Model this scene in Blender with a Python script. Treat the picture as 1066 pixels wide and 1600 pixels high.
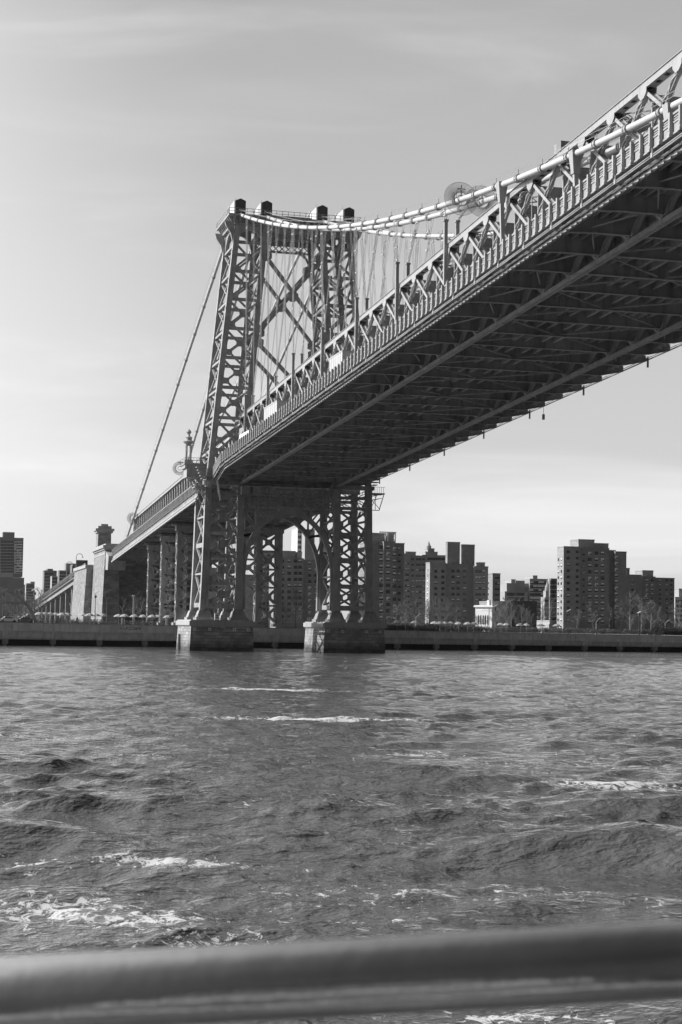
import bpy, bmesh, math, random
from mathutils import Vector, Matrix
import numpy as np
random.seed(7); np.random.seed(7)
for o in list(bpy.data.objects): bpy.data.objects.remove(o)
R = math.radians; PI = math.pi
scene = bpy.context.scene
COL = scene.collection

# ------------------------------------------------------------------ camera
CAM = Vector((-71.431, -327.378, 5.072)); YAW, PITCH, ROLL, FPX = 0.25056, 0.06938, 0.01614, 2586.5
fw = Vector((math.sin(YAW)*math.cos(PITCH), math.cos(YAW)*math.cos(PITCH), math.sin(PITCH)))
rt = Vector((math.cos(YAW), -math.sin(YAW), 0)); up = rt.cross(fw)
cr, sr = math.cos(ROLL), math.sin(ROLL)
rt2 = rt*cr + up*sr; up2 = up*cr - rt*sr
cam_d = bpy.data.cameras.new('camera'); cam = bpy.data.objects.new('camera', cam_d); COL.objects.link(cam)
M = Matrix((rt2, up2, -fw)).transposed().to_4x4(); M.translation = CAM; cam.matrix_world = M
cam_d.sensor_fit = 'VERTICAL'; cam_d.sensor_height = 36.0; cam_d.sensor_width = 24.0
cam_d.lens = FPX*36.0/1600.0
cam_d.clip_start = 0.1; cam_d.clip_end = 12000
cam_d.dof.use_dof = True; cam_d.dof.focus_distance = 290; cam_d.dof.aperture_fstop = 11
scene.camera = cam
def ray(x, y):
    X, Y = x-533, y-800
    return fw + rt2*(X/FPX) - up2*(Y/FPX)
def atY(x, y, Y):
    d = ray(x, y); return CAM + d*((Y-CAM.y)/d.y)
def atX(x, y, X):
    d = ray(x, y); return CAM + d*((X-CAM.x)/d.x)

# ------------------------------------------------------------------ sky and sun
SUN_EL, SUN_AZ = R(33), Vector((-0.955, 0.30, 0)).normalized()
w = bpy.data.worlds.new('World'); scene.world = w; w.use_nodes = True
nt = w.node_tree; N = nt.nodes; L = nt.links
for n in list(N): N.remove(n)
out = N.new('ShaderNodeOutputWorld'); bg = N.new('ShaderNodeBackground'); bg.inputs['Strength'].default_value = 0.14
sky = N.new('ShaderNodeTexSky'); sky.sky_type = 'NISHITA'; sky.sun_disc = False
sky.sun_elevation = SUN_EL; sky.sun_rotation = math.atan2(SUN_AZ.x, SUN_AZ.y)
sky.air_density = 1.0; sky.dust_density = 2.0; sky.ozone_density = 1.0
bw = N.new('ShaderNodeRGBToBW')
tc = N.new('ShaderNodeTexCoord'); sep = N.new('ShaderNodeSeparateXYZ')
mp = N.new('ShaderNodeMapping'); mp.inputs['Scale'].default_value = (1.0, 1.0, 4.5); mp.inputs['Rotation'].default_value = (0.12, -0.16, 0.3)
nz = N.new('ShaderNodeTexNoise'); nz.inputs['Scale'].default_value = 3.2; nz.inputs['Detail'].default_value = 7; nz.inputs['Roughness'].default_value = 0.52; nz.inputs['Distortion'].default_value = 0.6
cr1 = N.new('ShaderNodeMapRange'); cr1.inputs['From Min'].default_value = 0.44; cr1.inputs['From Max'].default_value = 0.78
cr1.inputs['To Min'].default_value = 0.0; cr1.inputs['To Max'].default_value = 1.0; cr1.interpolation_type = 'SMOOTHSTEP'
L.new(tc.outputs['Generated'], mp.inputs['Vector']); L.new(mp.outputs[0], nz.inputs['Vector']); L.new(nz.outputs['Fac'], cr1.inputs['Value'])
L.new(tc.outputs['Generated'], sep.inputs[0]); L.new(sky.outputs[0], bw.inputs[0])
# thin overcast veil over the clear sky, brighter towards the horizon, with cloud streaks
veil = N.new('ShaderNodeMapRange'); veil.inputs['From Min'].default_value = 0.0; veil.inputs['From Max'].default_value = 0.42
veil.inputs['To Min'].default_value = 5.45; veil.inputs['To Max'].default_value = 3.1
L.new(sep.outputs['Z'], veil.inputs['Value'])
mixv = N.new('ShaderNodeMix'); mixv.data_type = 'FLOAT'; mixv.inputs[0].default_value = 0.82
L.new(bw.outputs[0], mixv.inputs[2]); L.new(veil.outputs[0], mixv.inputs[3])
# brighter low cloud bank towards the sun
dotn = N.new('ShaderNodeVectorMath'); dotn.operation = 'DOT_PRODUCT'; dotn.inputs[1].default_value = (-0.22, 0.96, 0.15)
L.new(tc.outputs['Generated'], dotn.inputs[0])
bank = N.new('ShaderNodeMapRange'); bank.interpolation_type = 'SMOOTHSTEP'
bank.inputs['From Min'].default_value = 0.90; bank.inputs['From Max'].default_value = 1.0; bank.inputs['To Min'].default_value = 0.0; bank.inputs['To Max'].default_value = 0.48
L.new(dotn.outputs['Value'], bank.inputs['Value'])
cm = N.new('ShaderNodeMath'); cm.operation = 'MULTIPLY_ADD'; cm.inputs[1].default_value = 0.38
L.new(cr1.outputs[0], cm.inputs[0]); L.new(bank.outputs[0], cm.inputs[2])
c1 = N.new('ShaderNodeMath'); c1.operation = 'ADD'; c1.inputs[1].default_value = 1.0; L.new(cm.outputs[0], c1.inputs[0])
mul = N.new('ShaderNodeMath'); mul.operation = 'MULTIPLY'; L.new(mixv.outputs[0], mul.inputs[0]); L.new(c1.outputs[0], mul.inputs[1])
# the sky opposite the sun and overhead is a deeper, darker blue
dz = N.new('ShaderNodeVectorMath'); dz.operation = 'DOT_PRODUCT'; dz.inputs[1].default_value = (-0.25, 0.97, -0.12); L.new(tc.outputs['Generated'], dz.inputs[0])
bk = N.new('ShaderNodeMapRange'); bk.interpolation_type = 'SMOOTHSTEP'; bk.inputs['From Min'].default_value = -0.35; bk.inputs['From Max'].default_value = 0.72; bk.inputs['To Min'].default_value = 0.15; bk.inputs['To Max'].default_value = 1.0
L.new(dz.outputs['Value'], bk.inputs['Value'])
mul2 = N.new('ShaderNodeMath'); mul2.operation = 'MULTIPLY'; L.new(mul.outputs[0], mul2.inputs[0]); L.new(bk.outputs[0], mul2.inputs[1])
sg = N.new('ShaderNodeVectorMath'); sg.operation = 'DOT_PRODUCT'; sg.inputs[1].default_value = (SUN_AZ.x*math.cos(SUN_EL), SUN_AZ.y*math.cos(SUN_EL), math.sin(SUN_EL)); L.new(tc.outputs['Generated'], sg.inputs[0])
gl = N.new('ShaderNodeMapRange'); gl.interpolation_type = 'SMOOTHSTEP'; gl.inputs['From Min'].default_value = 0.30; gl.inputs['From Max'].default_value = 0.95; gl.inputs['To Min'].default_value = 1.0; gl.inputs['To Max'].default_value = 2.8
L.new(sg.outputs['Value'], gl.inputs['Value'])
mul3 = N.new('ShaderNodeMath'); mul3.operation = 'MULTIPLY'; L.new(mul2.outputs[0], mul3.inputs[0]); L.new(gl.outputs[0], mul3.inputs[1])
L.new(mul3.outputs[0], bg.inputs['Color']); L.new(bg.outputs[0], out.inputs['Surface'])

sl = bpy.data.lights.new('sun', 'SUN'); sl.energy = 5.0; sl.angle = R(0.6); sl.color = (1, 1, 1)
so = bpy.data.objects.new('sun', sl); COL.objects.link(so)
sd = Vector((SUN_AZ.x*math.cos(SUN_EL), SUN_AZ.y*math.cos(SUN_EL), math.sin(SUN_EL)))
so.rotation_euler = sd.to_track_quat('Z', 'Y').to_euler()
scene.render.engine = 'CYCLES'
scene.view_settings.view_transform = 'Standard'; scene.view_settings.look = 'None'
scene.view_settings.exposure = 0.0; scene.view_settings.gamma = 1.0; scene.view_settings.use_curve_mapping = False
scene.cycles.max_bounces = 5; scene.cycles.diffuse_bounces = 3; scene.cycles.glossy_bounces = 3
scene.render.resolution_x = 682; scene.render.resolution_y = 1024

# ------------------------------------------------------------------ materials
def mat(name, v, rough=0.6, metal=0.0, var=0.25, scale=0.6, bump=0.0, bscale=8.0, stretch=(1,1,1), spec=0.5, stain=0.0):
    m = bpy.data.materials.new(name); m.use_nodes = True
    nt = m.node_tree; N = nt.nodes; L = nt.links; b = N['Principled BSDF']
    b.inputs['Roughness'].default_value = rough; b.inputs['Metallic'].default_value = metal
    b.inputs['Specular IOR Level'].default_value = spec
    g = N.new('ShaderNodeNewGeometry'); mp = N.new('ShaderNodeMapping'); mp.inputs['Scale'].default_value = stretch
    L.new(g.outputs['Position'], mp.inputs['Vector'])
    n = N.new('ShaderNodeTexNoise'); n.inputs['Scale'].default_value = scale; n.inputs['Detail'].default_value = 6; n.inputs['Roughness'].default_value = 0.65
    L.new(mp.outputs[0], n.inputs['Vector'])
    r = N.new('ShaderNodeMapRange'); r.inputs['From Min'].default_value = 0.3; r.inputs['From Max'].default_value = 0.7
    r.inputs['To Min'].default_value = v*(1-var); r.inputs['To Max'].default_value = v*(1+var)
    L.new(n.outputs['Fac'], r.inputs['Value']); last = r.outputs[0]
    if stain:
        n2 = N.new('ShaderNodeTexNoise'); n2.inputs['Scale'].default_value = scale*4; n2.inputs['Detail'].default_value = 8
        mp2 = N.new('ShaderNodeMapping'); mp2.inputs['Scale'].default_value = (1, 1, 0.15); L.new(g.outputs['Position'], mp2.inputs['Vector']); L.new(mp2.outputs[0], n2.inputs['Vector'])
        r2 = N.new('ShaderNodeMapRange'); r2.inputs['From Min'].default_value = 0.5; r2.inputs['From Max'].default_value = 0.72
        r2.inputs['To Min'].default_value = 1.0; r2.inputs['To Max'].default_value = 1.0-stain
        L.new(n2.outputs['Fac'], r2.inputs['Value'])
        mu = N.new('ShaderNodeMath'); mu.operation = 'MULTIPLY'; L.new(last, mu.inputs[0]); L.new(r2.outputs[0], mu.inputs[1]); last = mu.outputs[0]
    L.new(last, b.inputs['Base Color'])
    if bump:
        n3 = N.new('ShaderNodeTexNoise'); n3.inputs['Scale'].default_value = bscale; n3.inputs['Detail'].default_value = 5
        L.new(g.outputs['Position'], n3.inputs['Vector'])
        bp = N.new('ShaderNodeBump'); bp.inputs['Strength'].default_value = bump; bp.inputs['Distance'].default_value = 0.2
        L.new(n3.outputs['Fac'], bp.inputs['Height']); L.new(bp.outputs[0], b.inputs['Normal'])
    return m

def masonry(name, v, bw_, bh, mortar=0.5, var=0.35, bump=0.6, along=None, msize=0.02):
    """coursed blocks: runs along X or Y depending on the face's normal"""
    m = mat(name, v, 0.85, var=var, scale=0.5, spec=0.2)
    nt = m.node_tree; N = nt.nodes; L = nt.links; b = N['Principled BSDF']
    src = b.inputs['Base Color'].links[0].from_socket
    g = N.new('ShaderNodeNewGeometry'); s = N.new('ShaderNodeSeparateXYZ'); L.new(g.outputs['Position'], s.inputs[0])
    ad = N.new('ShaderNodeMath'); ad.operation = 'ADD'; L.new(s.outputs['X'], ad.inputs[0]); L.new(s.outputs['Y'], ad.inputs[1])
    c = N.new('ShaderNodeCombineXYZ'); L.new(ad.outputs[0], c.inputs['X']); L.new(s.outputs['Z'], c.inputs['Y'])
    br = N.new('ShaderNodeTexBrick'); br.inputs['Scale'].default_value = 1.0; br.inputs['Brick Width'].default_value = bw_; br.inputs['Row Height'].default_value = bh
    br.inputs['Mortar Size'].default_value = msize; br.inputs['Mortar Smooth'].default_value = 0.4; br.inputs['Bias'].default_value = 0.0
    br.inputs['Color1'].default_value = (1.25, 1.25, 1.25, 1); br.inputs['Color2'].default_value = (0.75, 0.75, 0.75, 1); br.inputs['Mortar'].default_value = (mortar,)*3+(1,)
    L.new(c.outputs[0], br.inputs['Vector'])
    mx = N.new('ShaderNodeMix'); mx.data_type = 'RGBA'; mx.blend_type = 'MULTIPLY'; mx.inputs[0].default_value = 1.0
    L.new(src, mx.inputs[6]); L.new(br.outputs['Color'], mx.inputs[7]); L.new(mx.outputs[2], b.inputs['Base Color'])
    if bump:
        n3 = N.new('ShaderNodeTexNoise'); n3.inputs['Scale'].default_value = 3.0; n3.inputs['Detail'].default_value = 6; L.new(g.outputs['Position'], n3.inputs['Vector'])
        sm = N.new('ShaderNodeMath'); sm.operation = 'MULTIPLY_ADD'; sm.inputs[1].default_value = -1.0
        L.new(br.outputs['Fac'], sm.inputs[0]); L.new(n3.outputs['Fac'], sm.inputs[2])
        bp = N.new('ShaderNodeBump'); bp.inputs['Strength'].default_value = bump; bp.inputs['Distance'].default_value = 0.15
        L.new(sm.outputs[0], bp.inputs['Height']); L.new(bp.outputs[0], b.inputs['Normal'])
    return m

STEEL = mat('steel_paint', 0.36, 0.5, var=0.24, scale=0.5, stain=0.32, spec=0.4)
STEEL_L = mat('truss_paint', 0.37, 0.45, var=0.12, scale=0.5, stain=0.2, spec=0.4)
STEEL_D = mat('under_deck_steel', 0.35, 0.6, var=0.3, scale=0.25, stain=0.4, spec=0.3)
CABLE = mat('cable_wrap', 0.55, 0.38, var=0.08, scale=1.5, spec=0.5)
ROPE = mat('suspender_rope', 0.62, 0.5, var=0.1)
DARKMETAL = mat('dark_metal', 0.07, 0.5, var=0.2)
CONC = mat('concrete', 0.30, 0.85, var=0.22, scale=0.35, stain=0.25, bump=0.1)
CONC_SEA = mat('seawall_concrete', 0.68, 0.85, var=0.2, scale=0.5, stain=0.25)
ASPH = mat('asphalt', 0.06, 0.9, var=0.3)
PAVE = mat('promenade_paving', 0.42, 0.85, var=0.15, scale=0.3)
GROUNDM = mat('park_ground', 0.10, 0.95, var=0.4, scale=0.08)
STONE = masonry('pier_granite', 0.33, 1.5, 0.62, 0.65, 0.3, 0.9, msize=0.035)
STONE_A = masonry('anchorage_stone', 0.28, 1.6, 0.75, 0.8, 0.2, 0.4, msize=0.04)
def tide(m, z0, z1, k):
    nt = m.node_tree; N = nt.nodes; L = nt.links; b = N['Principled BSDF']; src = b.inputs['Base Color'].links[0].from_socket
    g = N.new('ShaderNodeNewGeometry'); s_ = N.new('ShaderNodeSeparateXYZ'); L.new(g.outputs['Position'], s_.inputs[0])
    n = N.new('ShaderNodeTexNoise'); n.inputs['Scale'].default_value = .8; n.inputs['Detail'].default_value = 6; L.new(g.outputs['Position'], n.inputs['Vector'])
    a = N.new('ShaderNodeMath'); a.operation = 'MULTIPLY_ADD'; a.inputs[1].default_value = -1.6; L.new(n.outputs['Fac'], a.inputs[0]); L.new(s_.outputs['Z'], a.inputs[2])
    r = N.new('ShaderNodeMapRange'); r.inputs['From Min'].default_value = z0-.8; r.inputs['From Max'].default_value = z1-.8; r.inputs['To Min'].default_value = k; r.inputs['To Max'].default_value = 1; L.new(a.outputs[0], r.inputs['Value'])
    mx = N.new('ShaderNodeMix'); mx.data_type = 'RGBA'; mx.blend_type = 'MULTIPLY'; mx.inputs[0].default_value = 1; L.new(src, mx.inputs[6]); L.new(r.outputs[0], mx.inputs[7]); L.new(mx.outputs[2], b.inputs['Base Color'])
tide(STONE, .6, 2.2, .3); tide(CONC_SEA, 1.0, 1.9, .6)
CAP = mat('cap_stone', 0.40, 0.8, var=0.15, stain=0.2)
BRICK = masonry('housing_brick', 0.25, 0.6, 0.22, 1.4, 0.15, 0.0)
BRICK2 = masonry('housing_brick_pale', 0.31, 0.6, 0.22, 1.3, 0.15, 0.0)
FARB = mat('far_facade', 0.36, 0.9, var=0.12, scale=0.05)  # pale tone paints in part of the distance haze
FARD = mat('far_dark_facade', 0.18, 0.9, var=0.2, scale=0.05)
PALE = mat('pale_facade', 0.55, 0.85, var=0.12, scale=0.1)
WHITEP = mat('white_paint', 0.78, 0.5, var=0.05)
GLASSD = mat('window_glass', 0.035, 0.12, var=0.3, scale=0.2, spec=0.7)
BLIND = mat('window_blind', 0.8, 0.6, var=0.25, scale=0.4)
BARK = mat('bark', 0.15, 0.9, var=0.3, scale=2)
BARK_L = mat('pale_bark', 0.30, 0.9, var=0.3, scale=2)
CANVAS = mat('umbrella_canvas', 0.36, 0.8, var=0.15)
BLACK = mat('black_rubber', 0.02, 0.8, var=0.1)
SKIN = mat('skin', 0.35, 0.6, var=0.1)
CLOTH = mat('dark_cloth', 0.05, 0.9, var=0.4)
CLOTH2 = mat('light_cloth', 0.45, 0.9, var=0.2)

# ------------------------------------------------------------------ mesh helpers
class MB:
    def __init__(s): s.v = []; s.f = []; s.m = []; s.mi = 0
    def add(s, vs, fs):
        b = len(s.v); s.v += [tuple(v) for v in vs]; s.f += [tuple(i+b for i in f) for f in fs]; s.m += [s.mi]*len(fs); return s
    def box(s, x0, x1, y0, y1, z0, z1):
        return s.add([(x0,y0,z0),(x1,y0,z0),(x1,y1,z0),(x0,y1,z0),(x0,y0,z1),(x1,y0,z1),(x1,y1,z1),(x0,y1,z1)],
                     [(0,3,2,1),(4,5,6,7),(0,1,5,4),(1,2,6,5),(2,3,7,6),(3,0,4,7)])
    def hexa(s, b, t):
        return s.add(list(b)+list(t), [(0,3,2,1),(4,5,6,7),(0,1,5,4),(1,2,6,5),(2,3,7,6),(3,0,4,7)])
    def bar(s, p, q, w, h=None, side=(0,1,0), w2=None, h2=None):
        """rectangular bar p->q; w measured along 'side' (projected), h across"""
        p = Vector(p); q = Vector(q); d = (q-p)
        if d.length < 1e-6: return s
        d.normalize(); h = h or w; w2 = w2 or w; h2 = h2 or h
        a = Vector(side); a = a - d*a.dot(d)
        if a.length < 1e-4: a = Vector((1,0,0)) - d*d.x
        if a.length < 1e-4: a = Vector((0,0,1)) - d*d.z
        a.normalize(); b = d.cross(a)
        def ring(c, w, h): return [c-a*w/2-b*h/2, c+a*w/2-b*h/2, c+a*w/2+b*h/2, c-a*w/2+b*h/2]
        return s.hexa(ring(p, w, h), ring(q, w2, h2))
    def tube(s, pts, r, n=8, cap=True):
        pts = [Vector(p) for p in pts]; rs = r if isinstance(r, (list, tuple)) else [r]*len(pts)
        b = len(s.v); prev = None
        for i, p in enumerate(pts):
            d = (pts[min(i+1, len(pts)-1)] - pts[max(i-1, 0)]).normalized()
            if prev is None:
                a = d.orthogonal().normalized()
            else:
                a = (prev - d*prev.dot(d)).normalized()
            prev = a; c = d.cross(a)
            for k in range(n):
                t = 2*PI*k/n; s.v.append(tuple(p + (a*math.cos(t)+c*math.sin(t))*rs[i]))
        for i in range(len(pts)-1):
            for k in range(n):
                k2 = (k+1) % n
                s.f.append((b+i*n+k, b+i*n+k2, b+(i+1)*n+k2, b+(i+1)*n+k)); s.m.append(s.mi)
        if cap:
            s.f.append(tuple(b+k for k in range(n))[::-1]); s.f.append(tuple(b+(len(pts)-1)*n+k for k in range(n))); s.m += [s.mi]*2
        return s
    def lathe(s, prof, c=(0,0,0), n=16):
        b = len(s.v)
        for r_, z in prof:
            for k in range(n):
                t = 2*PI*k/n; s.v.append((c[0]+r_*math.cos(t), c[1]+r_*math.sin(t), c[2]+z))
        for i in range(len(prof)-1):
            for k in range(n):
                k2 = (k+1) % n
                s.f.append((b+i*n+k, b+i*n+k2, b+(i+1)*n+k2, b+(i+1)*n+k)); s.m.append(s.mi)
        return s
    def prism(s, poly, a, b_):
        """poly: list of 3-D points in a plane; a,b_: offset vectors of the two faces"""
        n = len(poly); A = [Vector(p)+Vector(a) for p in poly]; B = [Vector(p)+Vector(b_) for p in poly]
        fs = [tuple(range(n))[::-1], tuple(range(n, 2*n))]+[(i, (i+1)%n, n+(i+1)%n, n+i) for i in range(n)]
        return s.add(A+B, fs)
    def lace(s, p, q, w, t, side, n=None, flange=0.12):
        """laced member: two flanges with zigzag lattice between, lattice plane spanned by bar and 'side'"""
        p = Vector(p); q = Vector(q); d = q-p; Ld = d.length; d.normalize()
        a = Vector(side); a = (a-d*a.dot(d)).normalized()
        s.bar(p-a*w/2, q-a*w/2, flange, t, side=a); s.bar(p+a*w/2, q+a*w/2, flange, t, side=a)
        n = n or max(2, int(Ld/(w*1.1)))
        for i in range(n):
            u, v = i/n, (i+1)/n; sg = 1 if i % 2 else -1
            s.bar(p+d*Ld*u+a*w/2*sg, p+d*Ld*v-a*w/2*sg, 0.09, t*0.5, side=a)
        return s
    def build(s, name, mats, parent=None, smooth=False):
        me = bpy.data.meshes.new(name); me.from_pydata(s.v, [], s.f)
        mats = mats if isinstance(mats, (list, tuple)) else [mats]
        for m in mats: me.materials.append(m)
        if len(mats) > 1: me.polygons.foreach_set('material_index', s.m)
        if smooth: me.polygons.foreach_set('use_smooth', [True]*len(me.polygons))
        me.update()
        o = bpy.data.objects.new(name, me); COL.objects.link(o)
        if parent: o.parent = parent
        return o
def tag(o, label=None, cat=None, group=None, kind=None):
    if label: o['label'] = label
    if cat: o['category'] = cat
    if group: o['group'] = group
    if kind: o['kind'] = kind
    return o
def empty(name, label, cat, group=None, loc=(0,0,0), rz=0):
    o = bpy.data.objects.new(name, None); COL.objects.link(o); o.location = loc; o.rotation_euler[2] = rz; o.empty_display_size = 0.1
    return tag(o, label, cat, group)
def inst(src, parent=None, loc=None, rz=None, sc=None):
    c = src.copy(); COL.objects.link(c); c.parent = parent
    if loc is not None: c.location = loc
    if rz is not None: c.rotation_euler[2] = rz
    if sc is not None: c.scale = (sc, sc, sc)
    return c
def copy_thing(o, loc, rz=0, label=None, sc=None):
    c = inst(o, None, loc, rz, sc)
    for ch in list(o.children):
        d = inst(ch, c)
        for g in list(ch.children): inst(g, d)
    if label: c['label'] = label
    return c
def lerp(a, b, t): return a+(b-a)*t

# ------------------------------------------------------------------ bridge frame
P = 6.968; KG = 0.03875; ZT = 32.214
def zd(Y): return ZT - KG*Y
def zs(Y): return 30.0 - 0.0512*Y
def YB(n): return -2.33 - n*P
NB = 42
BR = empty('suspension_bridge', 'grey steel suspension bridge crossing the river on a lattice tower', 'bridge')

# ---- towers of the bridge: two legs of four columns each
XC = 0.2
def leg_x(side, c, z):
    """x of column c (-1 outer.. +1 in world x sense) of leg 'side' at height z"""
    if z < 33: t = (z-7)/26; S = lerp(26.7, 26.2, t); wv = lerp(6.85, 6.5, t)
    else: t = (z-33)/50.0; S = lerp(26.2, 17.8, t); wv = lerp(6.5, 5.75, t)
    return XC + side*S/2 + c*wv/2
FY = 5.6
def col_pt(side, c, d, z): return Vector((leg_x(side, c, z), d*FY*(1.0 if z > 33 else 1.0), z))
HU = [81.6, 75.7, 70.0, 64.1, 58.2, 52.2, 46.1, 39.7, 35.2]
HLo = [31.0, 28.9, 23.7, 18.6, 13.3, 8.9]
for side in (-1, 1):
    lb = MB()
    for d in (-1, 1):
        for k, z in enumerate(HU):
            a, b = col_pt(side, -1, d, z), col_pt(side, 1, d, z)
            lb.bar(a, b, 0.5, 0.62, side=(0,1,0))
        for k in range(len(HU)-1):
            z1, z2 = HU[k]-0.3, HU[k+1]+0.3
            if HU[k]-HU[k+1] < 4: continue
            a, b, c, e = col_pt(side,-1,d,z1), col_pt(side,1,d,z1), col_pt(side,-1,d,z2), col_pt(side,1,d,z2)
            lb.bar(a, e, 0.3, 0.42); lb.bar(c+Vector((0,.02,0)), b+Vector((0,.02,0)), 0.3, 0.42)
            m = (a+b+c+e)/4; g = 0.62
            lb.prism([m+Vector((-g,0,-.25)), m+Vector((-.25,0,-g)), m+Vector((.25,0,-g)), m+Vector((g,0,-.25)), m+Vector((g,0,.25)), m+Vector((.25,0,g)), m+Vector((-.25,0,g)), m+Vector((-g,0,.25))], (0,-.22,0), (0,.22,0))
        for k, z in enumerate(HLo):
            lb.bar(col_pt(side,-1,d,z), col_pt(side,1,d,z), 0.5, 0.62 if k < 5 else 0.9)
        for k in range(1, len(HLo)-1):
            z1, z2 = HLo[k]-0.3, HLo[k+1]+0.3
            a, b, c, e = col_pt(side,-1,d,z1), col_pt(side,1,d,z1), col_pt(side,-1,d,z2), col_pt(side,1,d,z2)
            lb.bar(a, e, 0.34, 0.42); lb.bar(c+Vector((0,.02,0)), b+Vector((0,.02,0)), 0.34, 0.42)
            m = (a+b+c+e)/4; g = 0.95
            lb.prism([m+Vector((-g,0,-.4)), m+Vector((-.5,0,-g*.8)), m+Vector((.5,0,-g*.8)), m+Vector((g,0,-.4)), m+Vector((g,0,.4)), m+Vector((.5,0,g*.8)), m+Vector((-.5,0,g*.8)), m+Vector((-g,0,.4))], (0,-.2,0), (0,.2,0))
            for (q, sx) in ((a,1),(b,-1)): lb.prism([q, q+Vector((sx*1.3,0,0)), q+Vector((0,0,-1.0))], (0,-.15,0), (0,.15,0))
            for (q, sx) in ((c,1),(e,-1)): lb.prism([q, q+Vector((sx*1.3,0,0)), q+Vector((0,0,1.0))], (0,-.15,0), (0,.15,0))
        lb.lace(col_pt(side,-1,d,32.6), col_pt(side,1,d,29.3), 0.5, 0.3, (0,0,1))
        lb.lace(col_pt(side,-1,d,29.3), col_pt(side,1,d,32.6), 0.5, 0.3, (0,0,1))
        # small round arch closing the leg under the cornice
        xa, xb = leg_x(side,-1,81.6)+.5, leg_x(side,1,81.6)-.5; r_ = (xb-xa)/2; xm = (xa+xb)/2
        n = 14
        for i in range(n):
            t0, t1 = PI*i/n, PI*(i+1)/n
            q_ = .95 if d < 0 else 1.55; zt_ = 85.1 if d < 0 else 86.6
            x0, z0 = xm-r_*math.cos(t0), 81.8+r_*math.sin(t0)*q_; x1, z1 = xm-r_*math.cos(t1), 81.8+r_*math.sin(t1)*q_
            lb.prism([(x0,d*FY,z0),(x1,d*FY,z1),(x1,d*FY,zt_),(x0,d*FY,zt_)], (0,-.35,0), (0,.35,0))
    for c in (-1, 1):                       # narrow faces along the bridge
        for k, z in enumerate(HU[:-1]):
            lb.bar(col_pt(side,c,-1,z-0.4), col_pt(side,c,1,z-0.4), 0.5, 0.45, side=(1,0,0))
            z1, z2 = z-.7, HU[k+1]
            lb.bar(col_pt(side,c,-1,z1), col_pt(side,c,1,z2), 0.4, 0.22, side=(1,0,0)); lb.bar(col_pt(side,c,1,z1)+Vector((.02,0,0)), col_pt(side,c,-1,z2)+Vector((.02,0,0)), 0.4, 0.22, side=(1,0,0))
        zz = [31.5, 26.5, 20.9, 15.2, 9.0]
        for k, z in enumerate(zz):
            lb.bar(col_pt(side,c,-1,z), col_pt(side,c,1,z), 0.55, 0.9 if k in (2,4) else 0.35, side=(1,0,0))
            if k < 4:
                z2 = zz[k+1]
                lb.bar(col_pt(side,c,-1,z), col_pt(side,c,1,z2), 0.42, 0.3, side=(1,0,0)); lb.bar(col_pt(side,c,1,z)+Vector((.02,0,0)), col_pt(side,c,-1,z2)+Vector((.02,0,0)), 0.42, 0.3, side=(1,0,0))
        # small arch at the top of the narrow face
        for i in range(10):
            t0, t1 = PI*i/10, PI*(i+1)/10; x = leg_x(side,c,82)
            y0, z0 = -4.9*math.cos(t0), 80.6+3.9*math.sin(t0); y1, z1 = -4.9*math.cos(t1), 80.6+3.9*math.sin(t1)
            lb.prism([(x,y0,z0),(x,y1,z1),(x,y1,85.1),(x,y0,85.1)], (-.25,0,0), (.25,0,0))
    leg = lb.build('tower_leg', STEEL, BR)
    for c in (-1, 1):
        for d in (-1, 1):
            cb = MB()
            zl = [7.9, 14, 20, 26, 33]; ws = [1.75, 1.45, 1.35, 1.3, 1.25]
            for i in range(4):
                a, b = col_pt(side,c,d,zl[i]), col_pt(side,c,d,zl[i+1])
                cb.bar(a, b, 1.3, ws[i], side=(0,1,0), h2=ws[i+1], w2=1.3)
                cb.bar(b-Vector((0,0,.06)), b+Vector((0,0,.06)), 1.36, ws[i+1]+.06, side=(0,1,0))
            ztp = 85.0
            for i in range(9):
                z0, z1 = lerp(33, ztp, i/9), lerp(33, ztp, (i+1)/9)
                cb.bar(col_pt(side,c,d,z0), col_pt(side,c,d,z1), 1.15, 1.12, side=(0,1,0))
                cb.bar(col_pt(side,c,d,z0)-Vector((0,0,.5)), col_pt(side,c,d,z0)+Vector((0,0,.5)), 1.2, 1.17, side=(0,1,0))
            # flared foot on the pier
            b = col_pt(side,c,d,7.9)
            cb.bar(b-Vector((0,0,1.3)), b, 2.9, 3.0, side=(0,1,0), w2=1.9, h2=2.1)
            for k in range(-3,4): cb.bar(b+Vector((k*.42,-1.35,-1.3)), b+Vector((k*.3,-.8,.3)), .25, .07)
            cb.box(b.x-1.75, b.x+1.75, b.y-1.7, b.y+1.7, 6.05, 6.6)
            cb.build('column', STEEL, leg)
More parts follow.
